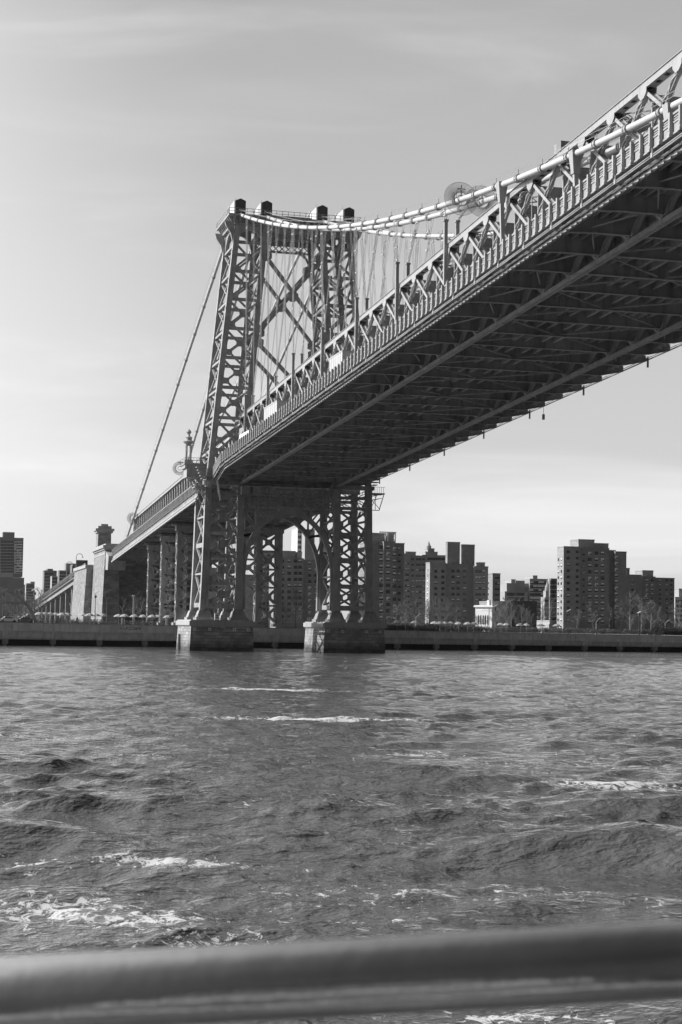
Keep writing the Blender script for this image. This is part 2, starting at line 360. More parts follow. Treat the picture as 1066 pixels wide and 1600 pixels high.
# ---- tower bracing between the legs
for d in (-1, 1):
    tb = MB()
    def ic(side, z): return Vector((leg_x(side, -side, z) - side*.5, d*FY, z))
    for z1, z2 in ((79.2, 63.4), (61.6, 46.5)):
        m = (ic(-1,z1)+ic(1,z1)+ic(-1,z2)+ic(1,z2))/4
        for a, b in ((ic(-1,z1), ic(1,z2)), (ic(1,z1), ic(-1,z2))):
            tb.lace(a, b, 0.75, 0.55, (0,1,0), n=26); tb.bar(a, b, .12, .6)
            tb.lace(a, b, 0.62, 0.5, (a-b).cross(Vector((0,1,0))), n=24, flange=.14)
        g = 1.15
        tb.prism([m+Vector((g*math.cos(t),0,g*math.sin(t))) for t in [PI/8+PI/4*k for k in range(8)]], (0,-.36,0), (0,.36,0))
        for s_ in (-1,1):
            for z in (z1,z2):
                q = ic(s_,z); tb.prism([q+Vector((0,0,-1.1)), q+Vector((0,0,1.1)), q+Vector((-s_*1.3,0,.5)), q+Vector((-s_*1.3,0,-.5))], (0,-.3,0), (0,.3,0))
    tb.build('cross_bracing', STEEL, BR)
pb = MB()
for d in (-1, 1):
    y = d*FY
    pb.box(leg_x(-1,1,84)-.2, leg_x(1,-1,84)+.2, y-.3, y+.3, 84.0, 85.05)
    pb.box(leg_x(-1,1,84), leg_x(1,-1,84), y-.2, y+.2, 82.5, 82.9)
    n = 9; xa, xb = leg_x(-1,1,84), leg_x(1,-1,84)
    for i in range(n):
        x0, x1 = lerp(xa,xb,i/n), lerp(xa,xb,(i+1)/n)
        pb.bar((x0,y,82.8), (x1,y,84.1), .2, .2); pb.bar((x1,y+.02,82.8), (x0,y+.02,84.1), .2, .2)
    for s_ in (-1, 1):                       # curved haunches
        x0 = leg_x(s_, -s_, 82)-s_*.5
        for i in range(8):
            t0, t1 = PI/2*i/8, PI/2*(i+1)/8
            ax, az = x0-s_*(2.6-2.6*math.cos(t0)), 79.2+3.4*math.sin(t0); bx, bz = x0-s_*(2.6-2.6*math.cos(t1)), 79.2+3.4*math.sin(t1)
            pb.prism([(ax,y,az),(bx,y,bz),(bx,y,bz+.6),(ax+s_*.3,y,az+.5)], (0,-.3,0), (0,.3,0))
        # outer haunch carrying the cornice
        xo = leg_x(s_, s_, 83)+s_*.55
        pb.prism([(xo,y,80.5),(xo+s_*.7,y,83.3),(xo+s_*1.6,y,84.6),(xo+s_*1.9,y,85.6),(xo,y,85.6)], (0,-.3,0), (0,.3,0))
xo0, xo1 = leg_x(-1,-1,85)-.8, leg_x(1,1,85)+.8
pb.box(xo0, xo1, -6.35, -4.9, 85.05, 85.35); pb.box(xo0-.05, xo1+.05, -6.0, -5.2, 85.35, 86.6); pb.box(leg_x(-1,1,85), leg_x(1,-1,85), 5.2, 6.0, 85.05, 86.6)
for xx in (xo0, xo1): pb.box(xx-.3, xx+.3, -5.2, 6.0, 85.1, 86.6)
pb.box(xo0-1.3, xo1+1.3, -7.3, 7.3, 86.6, 86.95)
for x in np.arange(xo0, xo1, 1.15):
    for d in (-1,): pb.prism([(x,d*6.0,85.4),(x,d*6.0,86.6),(x,d*7.2,86.6)], (-.14,0,0), (.14,0,0))
for y in np.arange(-5.8, 6, 1.3):
    for d, xx in ((-1,xo0),(1,xo1)): pb.prism([(xx,y,85.0),(xx,y,86.6),(xx+d*1.25,y,86.6)], (0,-.14,0), (0,.14,0))
pb.build('tower_cap', STEEL, BR)
rb = MB()
for d in (-1, 1):
    for zz_ in (87.5, 88.1): rb.bar((xo0-1.2,d*7.15,zz_),(xo1+1.2,d*7.15,zz_),.08,.08)
    for x in np.arange(xo0-1.2, xo1+1.3, 1.2): rb.bar((x,d*7.15,86.9),(x,d*7.15,88.1),.09,.09)
for xx in (xo0-1.2, xo1+1.2):
    for zz_ in (87.5, 88.1): rb.bar((xx,-7.1,zz_),(xx,7.1,zz_),.08,.08)
rb.build('cap_railing', STEEL, BR)
wk = MB(); wk.box(-4.6, 5.2, -1.6, 1.6, 88.3, 88.6); wk.box(-4.6, 5.2, -1.4, 1.4, 87.0, 88.3); wk.box(7.9,10.4,-1.2,1.2,87.0,88.2); wk.box(-10.1,-7.2,-1.2,1.2,87.0,88.4)
wk.build('cable_walk_roof', DARKMETAL, BR)
# saddle houses: gabled hood over each cable saddle with a glazed curved rear hood
CABX = (-10.9, -5.5, 6.0, 11.6)
for x in CABX:
    hb = MB(); wv = 1.05
    for y0, y1 in ((-5.9, 0.5),):
        prof = [(x-wv,y0,86.98),(x+wv,y0,86.98),(x+wv,y0,89.95),(x,y0,90.4),(x-wv,y0,89.95)]
        hb.prism(prof, (0,0,0), (0,y1-y0,0))
    h = hb.build('saddle_house', DARKMETAL, BR)
    gb = MB()
    for i in range(7):
        t0, t1 = PI/2*i/7, PI/2*(i+1)/7
        ya, za = 0.5+5.0*math.sin(t0), 87+3.5*math.cos(t0); yb, zb_ = 0.5+5.0*math.sin(t1), 87+3.5*math.cos(t1)
        for xx in (x-wv, x+wv): gb.bar((xx,ya,za),(xx,yb,zb_),.14,.2,side=(1,0,0))
        gb.bar((x-wv,yb,zb_),(x+wv,yb,zb_),.12,.12)
        gb.bar((x-wv,yb,87),(x-wv,yb,zb_),.1,.1); gb.bar((x+wv,yb,87),(x+wv,yb,zb_),.1,.1)
    gb.box(x-wv-.16, x-wv-.01, -5.5, 0.3, 87.2, 90.0)
    gb.bar((x,0,90.6),(x,0,92.0),.06,.06)
    gb.build('rear_hood', PALE, h)
# ---- big arch and spandrel trusses below the deck
ab = MB()
for d in (-1, 1):
    y = d*FY; ax = (leg_x(1,-1,15)-leg_x(-1,1,15))/2-.75; zc, hz = 15.0, 12.6; n = 30
    pts = [(XC-ax*math.cos(PI*i/n), zc+hz*math.sin(PI*i/n)) for i in range(n+1)]
    pts = [(XC-ax+.05, 8.3)]+pts+[(XC+ax-.05, 8.3)]
    for i in range(len(pts)-1):
        (x0,z0),(x1,z1) = pts[i], pts[i+1]; ab.bar((x0,y,z0),(x1,y,z1), .85, .82, side=(0,1,0))
        ab.bar((x0,y-.45*d*-1,z0),(x1,y-.45*d*-1,z1), .06, 1.0, side=(0,1,0))
    xl, xr = leg_x(-1,1,28)+.5, leg_x(1,-1,28)-.5
    ab.box(xl, xr, y-.3, y+.3, 28.3, 28.8); ab.box(xl, xr, y-.25, y+.25, 32.0, 32.5); ab.box(xl, xr, y-.2, y+.2, 30.2, 30.45)
    ab.box(XC-2.2, XC+2.2, y-.4, y+.4, 27.6, 28.9)
    n = 11
    for i in range(n):
        x0, x1 = lerp(xl,xr,i/n), lerp(xl,xr,(i+1)/n)
        ab.bar((x0,y,28.7),(x1,y,30.3),.25,.24); ab.bar((x1,y+.02,28.7),(x0,y+.02,30.3),.25,.24)
        ab.bar((x0,y,30.4),(x1,y,32.1),.2,.2); ab.bar((x1,y+.02,30.4),(x0,y+.02,32.1),.2,.2)
        ab.bar((x1,y,28.7),(x1,y,32.1),.2,.2)
    def az_(x): return zc+hz*math.sqrt(max(0,1-((x-XC)/ax)**2))
    for s_ in (-1, 1):
        xk = [XC+s_*ax*q for q in (0.93, 0.72, 0.5)]
        for x in xk[1:]: ab.bar((x,y,az_(x)),(x,y,28.4),.3,.35)
        e = XC+s_*(ax+.6)
        ab.bar((xk[0],y,az_(xk[0])),(e,y,24.2),.3,.3); ab.bar((xk[0],y,az_(xk[0])+.3),(e,y,az_(xk[0])+.2),.3,.35)
        ab.bar((e,y,28.2),(xk[1],y,az_(xk[1])+.2),.3,.35); ab.bar((e,y,az_(xk[1])),(xk[1],y,az_(xk[1])),.3,.4)
        ab.bar((xk[1],y,28.4),(xk[2],y,az_(xk[2])),.3,.3); ab.bar((e,y,19.),(xk[0],y,az_(xk[0])),.3,.3)
        
    for i in (8, 24): ab.bar((pts[i][0],-FY,pts[i][1]),(pts[i][0],FY,pts[i][1]),.4,.3,side=(0,0,1))
ab.build('tower_arch', STEEL, BR)
# ---- deck-level works round the tower: maintenance platforms, bearings, utility boxes
db = MB()
for s_ in (-1, 1):
    for d in (-1, 1):
        x = leg_x(s_,0,33)
        db.box(x-4.3, x+4.3, d*FY-.9, d*FY+.9, 32.7, 33.5)
        db.box(x-4.0, x+4.0, d*FY-1.1, d*FY+1.1, 34.2, 34.45)
    x0 = leg_x(s_, s_, 33)
    for k, z in enumerate((30.6, 31.4)):
        db.bar((x0, -7.2, z), (x0+s_*2.4, -7.2, z+.5), .12, .12); db.bar((x0, -4.6, z), (x0+s_*2.4, -4.6, z+.5), .12, .12)
    db.box(min(x0,x0+s_*3.0), max(x0,x0+s_*3.0), -7.4, -4.2, 31.9, 32.1)
    db.bar((x0,-7.4,28.6),(x0+s_*1.8,-7.4,28.6),.14,.14); db.bar((x0+s_*1.8,-7.4,28.6),(x0+s_*2.8,-7.4,31.9),.14,.14)
    db.bar((x0,-7.4,30.9),(x0+s_*2.0,-7.4,28.8),.1,.1); db.bar((x0,-7.4,28.7),(x0+s_*1.4,-7.4,31.8),.1,.1); db.bar((x0+s_*1.0,-7.4,28.6),(x0+s_*1.0,-7.4,31.9),.1,.1)
    for k in range(7):
        db.bar((x0+s_*k*.45,-7.4,32.0),(x0+s_*k*.45,-7.4,33.3),.06,.06)
    db.bar((x0,-7.4,33.3),(x0+s_*3,-7.4,33.3),.07,.07)
    for k in range(5): db.box(min(x0+s_*.6,x0+s_*(1.6+.25*k)), max(x0+s_*.6,x0+s_*(1.6+.25*k)), -6.9, -5.2, 33.7+.55*k, 33.85+.55*k)
for x in (-9.2, -7.0, 7.2, 9.0):
    db.box(x-.8, x+.8, -8.6, -6.8, 30.9, 32.4)
    for k in range(4): db.box(x-.85, x+.85, -8.66, -6.74, 31.05+.33*k, 31.15+.33*k)
db.tube([(-15.6,-6.6,32.3),(-13.5,-7.0,31.2),(-10.5,-7.3,30.7),(-6.,-7.4,30.9),(0,-7.4,30.7),(8,-7.4,30.9),(15.5,-7.2,30.8)], .06, 5)
db.tube([(-15.6,-6.6,30.5),(-11.5,-7.0,30.1),(-9.5,-7.3,30.8),(-4.,-7.4,30.9)], .06, 5)
db.build('deck_platform', STEEL_D, BR)
# ---- decorative balcony with turret and finial beside the tower leg
tu = MB(); tx, ty = -19.3, 0.5
tu.box(tx-1.0, -15.2, ty-2.4, ty+2.4, 36.2, 36.9); tu.box(tx-.6, -15.2, ty-2.2, ty+2.2, 34.4, 36.2); tu.box(tx-1.2, -15.2, ty-2.6, ty+2.6, 36.9, 37.15)
turret = tu.build('balcony', STEEL, BR)
for y in (ty-2.2, ty+2.2):
    tu = MB()
    pts = [(-15.9+0.1, y, 25.0)]+[(-15.9-3.2*(1-math.cos(t)), y, 26.5+8.2*math.sin(t)) for t in [PI/2*i/9 for i in range(10)]]
    for i in range(len(pts)-1): tu.bar(pts[i], pts[i+1], .4, .35)
    tu.bar((-16.2,y,30.0),(tx+.4,y,34.6),.2,.2)
    tu.build('balcony_bracket', STEEL, turret)
tu = MB()
for q in (-1, 1):
    for r_ in (-1, 1): tu.bar((tx+q*.42, ty+r_*.42, 37.1), (tx+q*.42, ty+r_*.42, 41.0), .28, .28)
tu.box(tx-.8,tx+.8,ty-.8,ty+.8,37.1,38.0)
tu.lathe([(.5,0),(.6,.35),(1.0,.5),(1.15,.8),(.7,1.05),(.62,1.5),(.75,1.6),(.35,1.9),(.2,2.2),(.3,2.35),(.55,2.75),(.3,3.1),(.08,3.3),(0,3.5)], (tx,ty,40.9), 12)
tu.build('finial_lantern', STEEL, turret)
tu = MB()
for zz_ in (37.7, 38.25):
    tu.bar((tx-1.1,ty-2.5,zz_),(-16.,ty-2.5,zz_),.07,.07); tu.bar((tx-1.1,ty+2.5,zz_),(-16.,ty+2.5,zz_),.07,.07); tu.bar((tx-1.1,ty-2.5,zz_),(tx-1.1,ty+2.5,zz_),.07,.07)
for x in np.arange(tx-1.1,-16,.6): tu.bar((x,ty-2.5,37.1),(x,ty-2.5,38.25),.05,.05)
tu.bar((-18.2,ty-2.4,37.2),(-16.2,ty-2.4,39.6),.1,.1); tu.bar((-17.4,ty-2.4,37.2),(-15.6,ty-2.4,39.4),.1,.1)
tu.build('balcony_railing', STEEL_L, turret)
sb = MB(); sb.prism([(-14.9,-7.2,33.4),(-14.5,-7.3,33.2),(-13.9,-7.5,29.6),(-14.2,-7.5,29.4)], (0,-.12,0), (0,.12,0)); sb.build('dangling_tarpaulin', WHITEP, BR)

# ---- main cables
def cab_z(Y): return 47.3 + 0.000616*(Y+260)**2
def cab_x(k, Y):
    t = (Y+244)/241.0
    inner = (-5.5, 6.0); outer = (-10.9, 11.6)
    if k in (0, 3): return lerp(-10.8, -10.9, t*t) if k == 0 else lerp(11.0, 11.6, t*t)
    return lerp(-8.5, -5.5, t*t) if k == 1 else lerp(8.9, 6.0, t*t)
HANG = [-180.0-3*P*2, -180.0-3*P]+[-180.0+3*P*i for i in range(0, 9)]
for k in range(4):
    cb = MB(); Ys = list(np.linspace(-300, -3.5, 60))
    pts = [(cab_x(k, Y), Y, cab_z(Y)) for Y in Ys]
    xb = CABX[k]
    def bx_(Y): return xb + (0.036*Y if k == 1 else -0.036*Y if k == 2 else 0)
    pts += [(xb, 0.5, 88.55)] + [(bx_(Y), Y, 88.9-0.351*Y) for Y in (4, 30, 70, 110, 150, 171)]
    cb.tube(pts, 0.33, 12)
    cab = cb.build('main_cable', CABLE, BR, smooth=True)
    for Y in np.arange(-220, -6, 6.968):
        c = Vector((cab_x(k,Y), Y, cab_z(Y))); d = (Vector((cab_x(k,Y+1), Y+1, cab_z(Y+1)))-c).normalized()
        b = MB(); b.tube([c-d*.22, c+d*.22], .43, 10); b.tube([c-d*.30, c-d*.24], .47, 10); b.tube([c+d*.24, c+d*.30], .47, 10); b.bar(c+Vector((0,0,.3)), c+Vector((0,0,1.0)), .06, .06)
        b.build('cable_band', STEEL, cab)
    for Y in np.arange(12, 170, 12.0):
        c = Vector((bx_(Y), Y, 88.9-.351*Y)); d = Vector((0,1,-.351)).normalized()
        b = MB(); b.tube([c-d*.25, c+d*.25], .42, 8); b.bar(c+Vector((0,0,.3)), c+Vector((0,0,1.6)), .08, .08); b.build('cable_band', STEEL, cab)
    for s_ in (-1, 1):                              # hand ropes above the cable
        b = MB(); b.tube([(x+s_*.35, y, z+1.05) for x, y, z in pts[:-7]], .028, 3); b.tube([(bx_(Y)+s_*.35, Y, 88.9-.351*Y+1.5) for Y in (2, 171)], .03, 3); b.build('hand_rope', ROPE, cab)
# suspenders, each a short pair of ropes, and the steel posts rising from the trusses
for k in range(4):
    sg = -1 if k < 2 else 1
    for j, Y in enumerate(HANG):
        cz = cab_z(Y); cx = cab_x(k, Y); tx_ = sg*(10.45 if k in (0, 3) else 8.95)
        top = 17.0 + zd(Y)
        pm = MB()
        if cz - zd(Y) < 16.5:                      # low cable: flared bracket straight on the post
            pm.bar((tx_, Y, zd(Y)+2.6), (cx, Y, cz-2.0), .42, .42)
            pm.bar((cx, Y, cz-2.0), (cx, Y, cz+.25), .6, .6, side=(0,1,0), w2=1.1, h2=1.1)
            pm.build('hanger_bracket', STEEL_L if k != 3 else STEEL, BR)
            continue
        pm.bar((tx_, Y, zd(Y)+2.6), (tx_, Y, top), .42, .42); pm.bar((tx_, Y, top-.1), (tx_, Y, top+.12), .6, .6)
        pm.build('hanger_post', STEEL_D if k < 2 else STEEL, BR)
        sm_ = MB()
        for q in (-.22, .22):
            for q2 in (-.16, .16): sm_.bar((cx+q2*.4, Y+q*2.6, cz-.3), (tx_+q2*.3, Y+q, top), .05, .05)
        for f in (.06, .35, .65, .93):
            c = Vector((cx,Y,cz)).lerp(Vector((tx_,Y,top)), f); sm_.box(c.x-.1, c.x+.1, c.y-.6+.35*f, c.y+.6-.35*f, c.z-.05, c.z+.05)
        sm_.build('suspender', ROPE, BR)
for k in range(4):
    sg = -1 if k < 2 else 1
    for Y in [h+P*q for h in HANG if h > -140 for q in (1, 2)]:
        if Y > -10: continue
        cx, cz = cab_x(k, Y), cab_z(Y); bx2 = sg*(10.2 if k in (0, 3) else 9.0); sm_ = MB()
        for q in (-.45, .45): sm_.bar((cx, Y+q, cz-.3), (bx2, Y+q*.4, zd(Y)+14.1), .05, .05)
        f = (.45, .6, .3, .75)[k]; c = Vector((cx,Y,cz)).lerp(Vector((bx2,Y,zd(Y)+14.1)), f); sm_.box(c.x-.08, c.x+.08, c.y-.4, c.y+.4, c.z-.05, c.z+.05)
        sm_.build('suspender', ROPE, BR)
# ---- stiffening trusses
def bar_part(name, p, q, w, h, m, parent, side=(0,1,0)):
    b = MB(); b.bar(p, q, w, h, side=side); return b.build(name, m, parent)
def truss(xt, Y0, Y1, zf, n0, n1, hgt=14.2, m=STEEL_L):
    """apexes at half panels; diagonals span 2.5 panels each way"""
    s_ = 1 if xt < 0 else -1
    tr = MB()
    # top chord: closed box with an access-hole pattern and small cover strips
    tr.hexa([(xt-.45,Y0,zf(Y0)+hgt-.68),(xt+.45,Y0,zf(Y0)+hgt-.68),(xt+.45,Y1,zf(Y1)+hgt-.68),(xt-.45,Y1,zf(Y1)+hgt-.68)],
            [(xt-.45,Y0,zf(Y0)+hgt-.06),(xt+.45,Y0,zf(Y0)+hgt-.06),(xt+.45,Y1,zf(Y1)+hgt-.06),(xt-.45,Y1,zf(Y1)+hgt-.06)])
    tr.hexa([(xt-.56,Y0,zf(Y0)+hgt-.06),(xt+.56,Y0,zf(Y0)+hgt-.06),(xt+.56,Y1,zf(Y1)+hgt-.06),(xt-.56,Y1,zf(Y1)+hgt-.06)],
            [(xt-.56,Y0,zf(Y0)+hgt),(xt+.56,Y0,zf(Y0)+hgt),(xt+.56,Y1,zf(Y1)+hgt),(xt-.56,Y1,zf(Y1)+hgt)])
    tr.mi = 1
    for Y in np.arange(Y0+1, Y1-.5, P/4): tr.box(xt-.2, xt+.2, Y-.28, Y+.28, zf(Y)+hgt-.72, zf(Y)+hgt-.66)
    T = tr.build('stiffening_truss', [m, BLACK], BR)

    bc = MB()
    for dx in (-.24, .24):
        bc.hexa([(xt+dx-.1,Y0,zf(Y0)+.45),(xt+dx+.1,Y0,zf(Y0)+.45),(xt+dx+.1,Y1,zf(Y1)+.45),(xt+dx-.1,Y1,zf(Y1)+.45)],
                [(xt+dx-.1,Y0,zf(Y0)+.85),(xt+dx+.1,Y0,zf(Y0)+.85),(xt+dx+.1,Y1,zf(Y1)+.85),(xt+dx-.1,Y1,zf(Y1)+.85)])
    bc.hexa([(xt-.2,Y0,zf(Y0)+.52),(xt+.2,Y0,zf(Y0)+.52),(xt+.2,Y1,zf(Y1)+.52),(xt-.2,Y1,zf(Y1)+.52)],
            [(xt-.2,Y0,zf(Y0)+.60),(xt+.2,Y0,zf(Y0)+.60),(xt+.2,Y1,zf(Y1)+.60),(xt-.2,Y1,zf(Y1)+.60)])
    bc.build('bottom_chord', STEEL, T)
    return T
T1 = truss(-9.7, -300, -1.0, zd, 0, NB); T2 = truss(9.7, -300, -1.0, zd, 0, NB)
for T, xt in ((T1, -9.7), (T2, 9.7)):
    for n in range(0, NB):
        Ya = YB(n)-P/2
        top = Vector((xt, Ya, zd(Ya)+13.45))
        g = MB()
        for dx in (-.48, .48):
            g.prism([(xt+dx,Ya-.85,zd(Ya)+13.55),(xt+dx,Ya+.95,zd(Ya)+13.5),(xt+dx,Ya+.9,zd(Ya)+13.1),(xt+dx,Ya+.35,zd(Ya)+12.6),(xt+dx,Ya-.3,zd(Ya)+12.7),(xt+dx,Ya-.8,zd(Ya)+13.1)], (-.03,0,0), (.03,0,0))
        if xt < 0 or n < 36: g.build('gusset_plate', STEEL_L, T)
        Yt, Yb = Ya-2.5*P, Ya+2.5*P
        if Yt > -300:
            b = MB()                                  # solid paired-flange diagonal falling towards mid-span
            q = Vector((xt, Yt, zd(Yt)+.8)); t_ = top
            for dx in (-.32, .32): b.bar(t_+Vector((dx,0,0)), q+Vector((dx,0,0)), .1, .34, side=(1,0,0))
            b.bar(t_, q, .6, .08, side=(1,0,0)); b.build('diagonal', STEEL_L, T)
        if Yb < 0:
            b = MB(); q = Vector((xt, Yb, zd(Yb)+.8))
            for dz in (-.24, .24):
                ax_ = (q-top).normalized().cross(Vector((1,0,0)))*dz
                b.bar(top+ax_, q+ax_, .34, .09, side=(1,0,0))
            ax_ = (q-top).normalized().cross(Vector((1,0,0)))
            nn = 22
            for dx in (-.25, .25):
                for i in range(nn):
                    s2 = 1 if i % 2 else -1
                    b.bar(top.lerp(q,i/nn)+ax_*.24*s2+Vector((dx,0,0)), top.lerp(q,(i+1)/nn)-ax_*.24*s2+Vector((dx,0,0)), .05, .1, side=(1,0,0))
            b.build('laced_diagonal', STEEL_L, T)
# sway frames and top laterals between the trusses
for n in range(0, NB, 1):
    Ya = YB(n)-P/2; z = zd(Ya)
    b = MB()
    b.box(-9.2, 9.2, Ya-.12, Ya+.12, z+12.1, z+13.0); b.box(-9.2, 9.2, Ya-.28, Ya+.28, z+13.0, z+13.1); b.box(-9.2, 9.2, Ya-.28, Ya+.28, z+12.0, z+12.1)
    for s_ in (-1, 1): b.prism([(s_*9.3,Ya,z+8.6),(s_*9.3,Ya,z+12.1),(s_*6.2,Ya,z+12.1)], (0,-.1,0), (0,.1,0))
    b.build('sway_beam', STEEL, BR)
    if n % 2 == 0 and n < NB-2:
        b = MB(); Y2 = Ya-2*P; 
        b.lace((-9.2,Ya,z+13.45),(9.2,Y2,zd(Y2)+13.45),.55,.12,(0,0,1)); b.lace((9.2,Ya,z+13.5),(-9.2,Y2,zd(Y2)+13.5),.55,.12,(0,0,1))
        b.build('top_lateral', STEEL, BR)
def edge_x(Y): return -17.2 if Y < -26 else lerp(-17.2, -15.15, (Y+26)/20.0)
# ---- floor beams with cantilever ends
for n in range(0, NB):
    Y = YB(n); z = zd(Y); b = MB()
    xe_ = max(-16.4, edge_x(Y)+.5)
    prof = [(xe_,1.15),(-14.6,1.25),(-13.6,1.3),(13.6,1.3),(14.8,1.4),(17.3,1.95),(17.5,2.75),(16.0,2.8),(15.4,3.0),(-15.2,3.0),(-15.4,2.28),(xe_,2.28)]
    b.prism([(x,Y,z+q) for x, q in prof], (0,-.06,0), (0,.06,0))
    
    for i in range(5):
        (x0,q0),(x1,q1) = prof[i], prof[i+1]; b.bar((x0,Y,z+q0-.03),(x1,Y,z+q1-.03),.52,.07,side=(0,1,0))
    for x in np.arange(max(-16.2, xe_+.1), 17.4, 1.55): b.box(x-.04, x+.04, Y-.2, Y+.2, z+(1.42 if x<14.2 else 1.85), z+(2.3 if x<-15.2 else 2.95))
    b.box(17.44, 17.5, Y-.25, Y+.25, z+1.9, z+2.8)
    b.build('floor_beam', STEEL_D, BR)
# hangers joining the bottom chords to the beams, knee braces
for xt in (-9.7, 9.7):
    for n in range(0, NB):
        b = MB(); Y = YB(n); z = zd(Y)
        b.box(xt-.3, xt+.3, Y-.3, Y+.3, z+.8, z+1.3)
        b.bar((xt,Y,z+.8),(xt,Y-1.4,z+2.4),.12,.12,side=(1,0,0))
        b.build('chord_hanger', STEEL, BR)
# bottom lateral bracing
b = MB()
for n in range(0, NB-1, 1):
    Y0_, Y1_ = YB(n), YB(n+1); z0, z1 = zd(Y0_)+1.45, zd(Y1_)+1.45
    s_ = 1 if n % 2 == 0 else -1
    for a in (-1, 1):
        b.bar((a*(4.8+s_*4.6),Y0_,z0),(a*(4.8-s_*4.6),Y1_,z1),.16,.14)
        b.bar((a*(11.9-s_*1.6),Y0_,z0+.3),(a*(11.9+s_*1.6),Y1_,z1+.3),.14,.12)
b.build('lateral_bracing', STEEL_D, BR)
# stringers: shallow under the roadways, deep under the tracks
def longi(name, x, w_, r0, r1, m, zf=zd, Y0=-300, Y1=-1.0, parent=BR):
    b = MB(); b.hexa([(x-w_/2,Y0,zf(Y0)+r0),(x+w_/2,Y0,zf(Y0)+r0),(x+w_/2,Y1,zf(Y1)+r0),(x-w_/2,Y1,zf(Y1)+r0)],
                     [(x-w_/2,Y0,zf(Y0)+r1),(x+w_/2,Y0,zf(Y0)+r1),(x+w_/2,Y1,zf(Y1)+r1),(x-w_/2,Y1,zf(Y1)+r1)])
    return b.build(name, m, parent)
for x in (-14.6,-13.6,-12.6,-11.6,-10.7, 10.7,11.6,12.6,13.6,14.6): longi('stringer', x, .22, 2.62, 3.05, STEEL_D)
for x in (-8.0,-7.0,7.0,8.0): longi('stringer', x, .25, 2.3, 3.05, STEEL_D)
for x in (-5.8,-4.6,4.6,5.8): longi('stringer', x, .25, 2.3, 3.05, STEEL_D)
for x in (-3.0,-1.5,.6,2.1):
    b = MB()
    for n in range(0, NB-1):
        Ya, Yb = YB(n)-.1, YB(n+1)+.1
        zz0, zz1 = zd(Ya), zd(Yb)
        poly = [(x,Ya,zz0+3.0),(x,Yb,zz1+3.0),(x,Yb,zz1+2.0),(x,Ya,zz0+2.0)]
        b.prism(poly, (-.06,0,0), (.06,0,0)); b.bar((x,Yb+.3,zd(Yb+.3)+1.97),(x,Ya-.3,zd(Ya-.3)+1.97),.4,.06,side=(1,0,0))
    b.build('track_stringer', STEEL_D, BR)
# slabs
def slab(name, x0, x1, r0, r1, m, zf=zd, Y0=-300, Y1=-1.0, parent=BR):
    b = MB(); b.hexa([(x0,Y0,zf(Y0)+r0),(x1,Y0,zf(Y0)+r0),(x1,Y1,zf(Y1)+r0),(x0,Y1,zf(Y1)+r0)],
                     [(x0,Y0,zf(Y0)+r1),(x1,Y0,zf(Y0)+r1),(x1,Y1,zf(Y1)+r1),(x0,Y1,zf(Y1)+r1)]); return b.build(name, m, parent)
slab('track_deck', -9.15, 9.15, 3.05, 3.3, STEEL_D, Y1=1.2)
for s_ in (-1, 1): slab('deck_trough', s_*9.7-.6, s_*9.7+.6, 3.02, 3.1, STEEL_D)
b = MB(); b.box(-15.4, 15.4, -.4, .4, 33.2, 35.5); b.build('end_girder', STEEL_D, BR)
slab('roadway', -15.3, -10.25, 3.06, 3.3, ASPH); slab('roadway', 10.25, 15.3, 3.06, 3.3, ASPH)
# walkway strip outside the near roadway narrows as it enters the tower
b = MB()
for Y0_, Y1_ in ((-300,-26),(-26,-6)):
    b.add([(edge_x(Y0_),Y0_,zd(Y0_)+2.3),(-15.3,Y0_,zd(Y0_)+2.3),(-15.3 if Y1_<-6 else -15.1,Y1_,zd(Y1_)+2.3),(edge_x(Y1_),Y1_,zd(Y1_)+2.3)], [(0,1,2,3)])
b.build('roadway_shoulder', STEEL_D, BR)
# ---- parapets: ribbed plates between close posts
def parapet(zf, Y0, Y1, ex, count, m=STEEL_L, flip=1, name='parapet'):
    b = MB(); n = max(1, int((Y1-Y0)/6))
    for i in range(n):
        a, c = lerp(Y0,Y1,i/n), lerp(Y0,Y1,(i+1)/n)
        for r0, r1, off in ((1.95,2.10,.10),(2.15,2.75,.02),(2.80,2.95,.08),(3.05,3.15,.04),(3.25,3.35,.04),(3.45,3.62,.10)):
            xa, xc = ex(a), ex(c)
            b.hexa([(xa-off,a,zf(a)+r0),(xa+off,a,zf(a)+r0),(xc+off,c,zf(c)+r0),(xc-off,c,zf(c)+r0)],
                   [(xa-off,a,zf(a)+r1),(xa+off,a,zf(a)+r1),(xc+off,c,zf(c)+r1),(xc-off,c,zf(c)+r1)])
    par = b.build(name, m, BR)
    ys = [Y for Y in np.arange(Y0+.3, Y1, P/4)]
    ys.sort(key=lambda Y: abs(Y+215) if zf is zd else Y)
    def post(bb, Y):
        x = ex(Y)-.24*flip; z = zf(Y)
        bb.box(x-.1, x+.16, Y-.13, Y+.13, z+1.75, z+3.68); bb.box(x-.17, x+.17, Y-.2, Y+.2, z+1.75, z+2.0); bb.box(x-.13,x+.13,Y-.14,Y+.14,z+2.25,z+2.45)
        bb.prism([(x+.1*flip,Y,z+2.9),(x+.6*flip,Y,z+2.0),(x+.1*flip,Y,z+2.0)], (0,-.05,0), (0,.05,0))
    for Y in ys[:count]:
        pb_ = MB(); post(pb_, Y); pb_.build('parapet_post', m, par)
    if len(ys) > count:
        pb_ = MB()
        for Y in ys[count:]: post(pb_, Y)
        tag(pb_.build('parapet_post', m, par), kind='stuff')
    return par
parapet(zd, -262, -6.3, edge_x, 99)
parapet(zd, -262, -6.3, lambda Y: 15.35, 0, flip=-1)
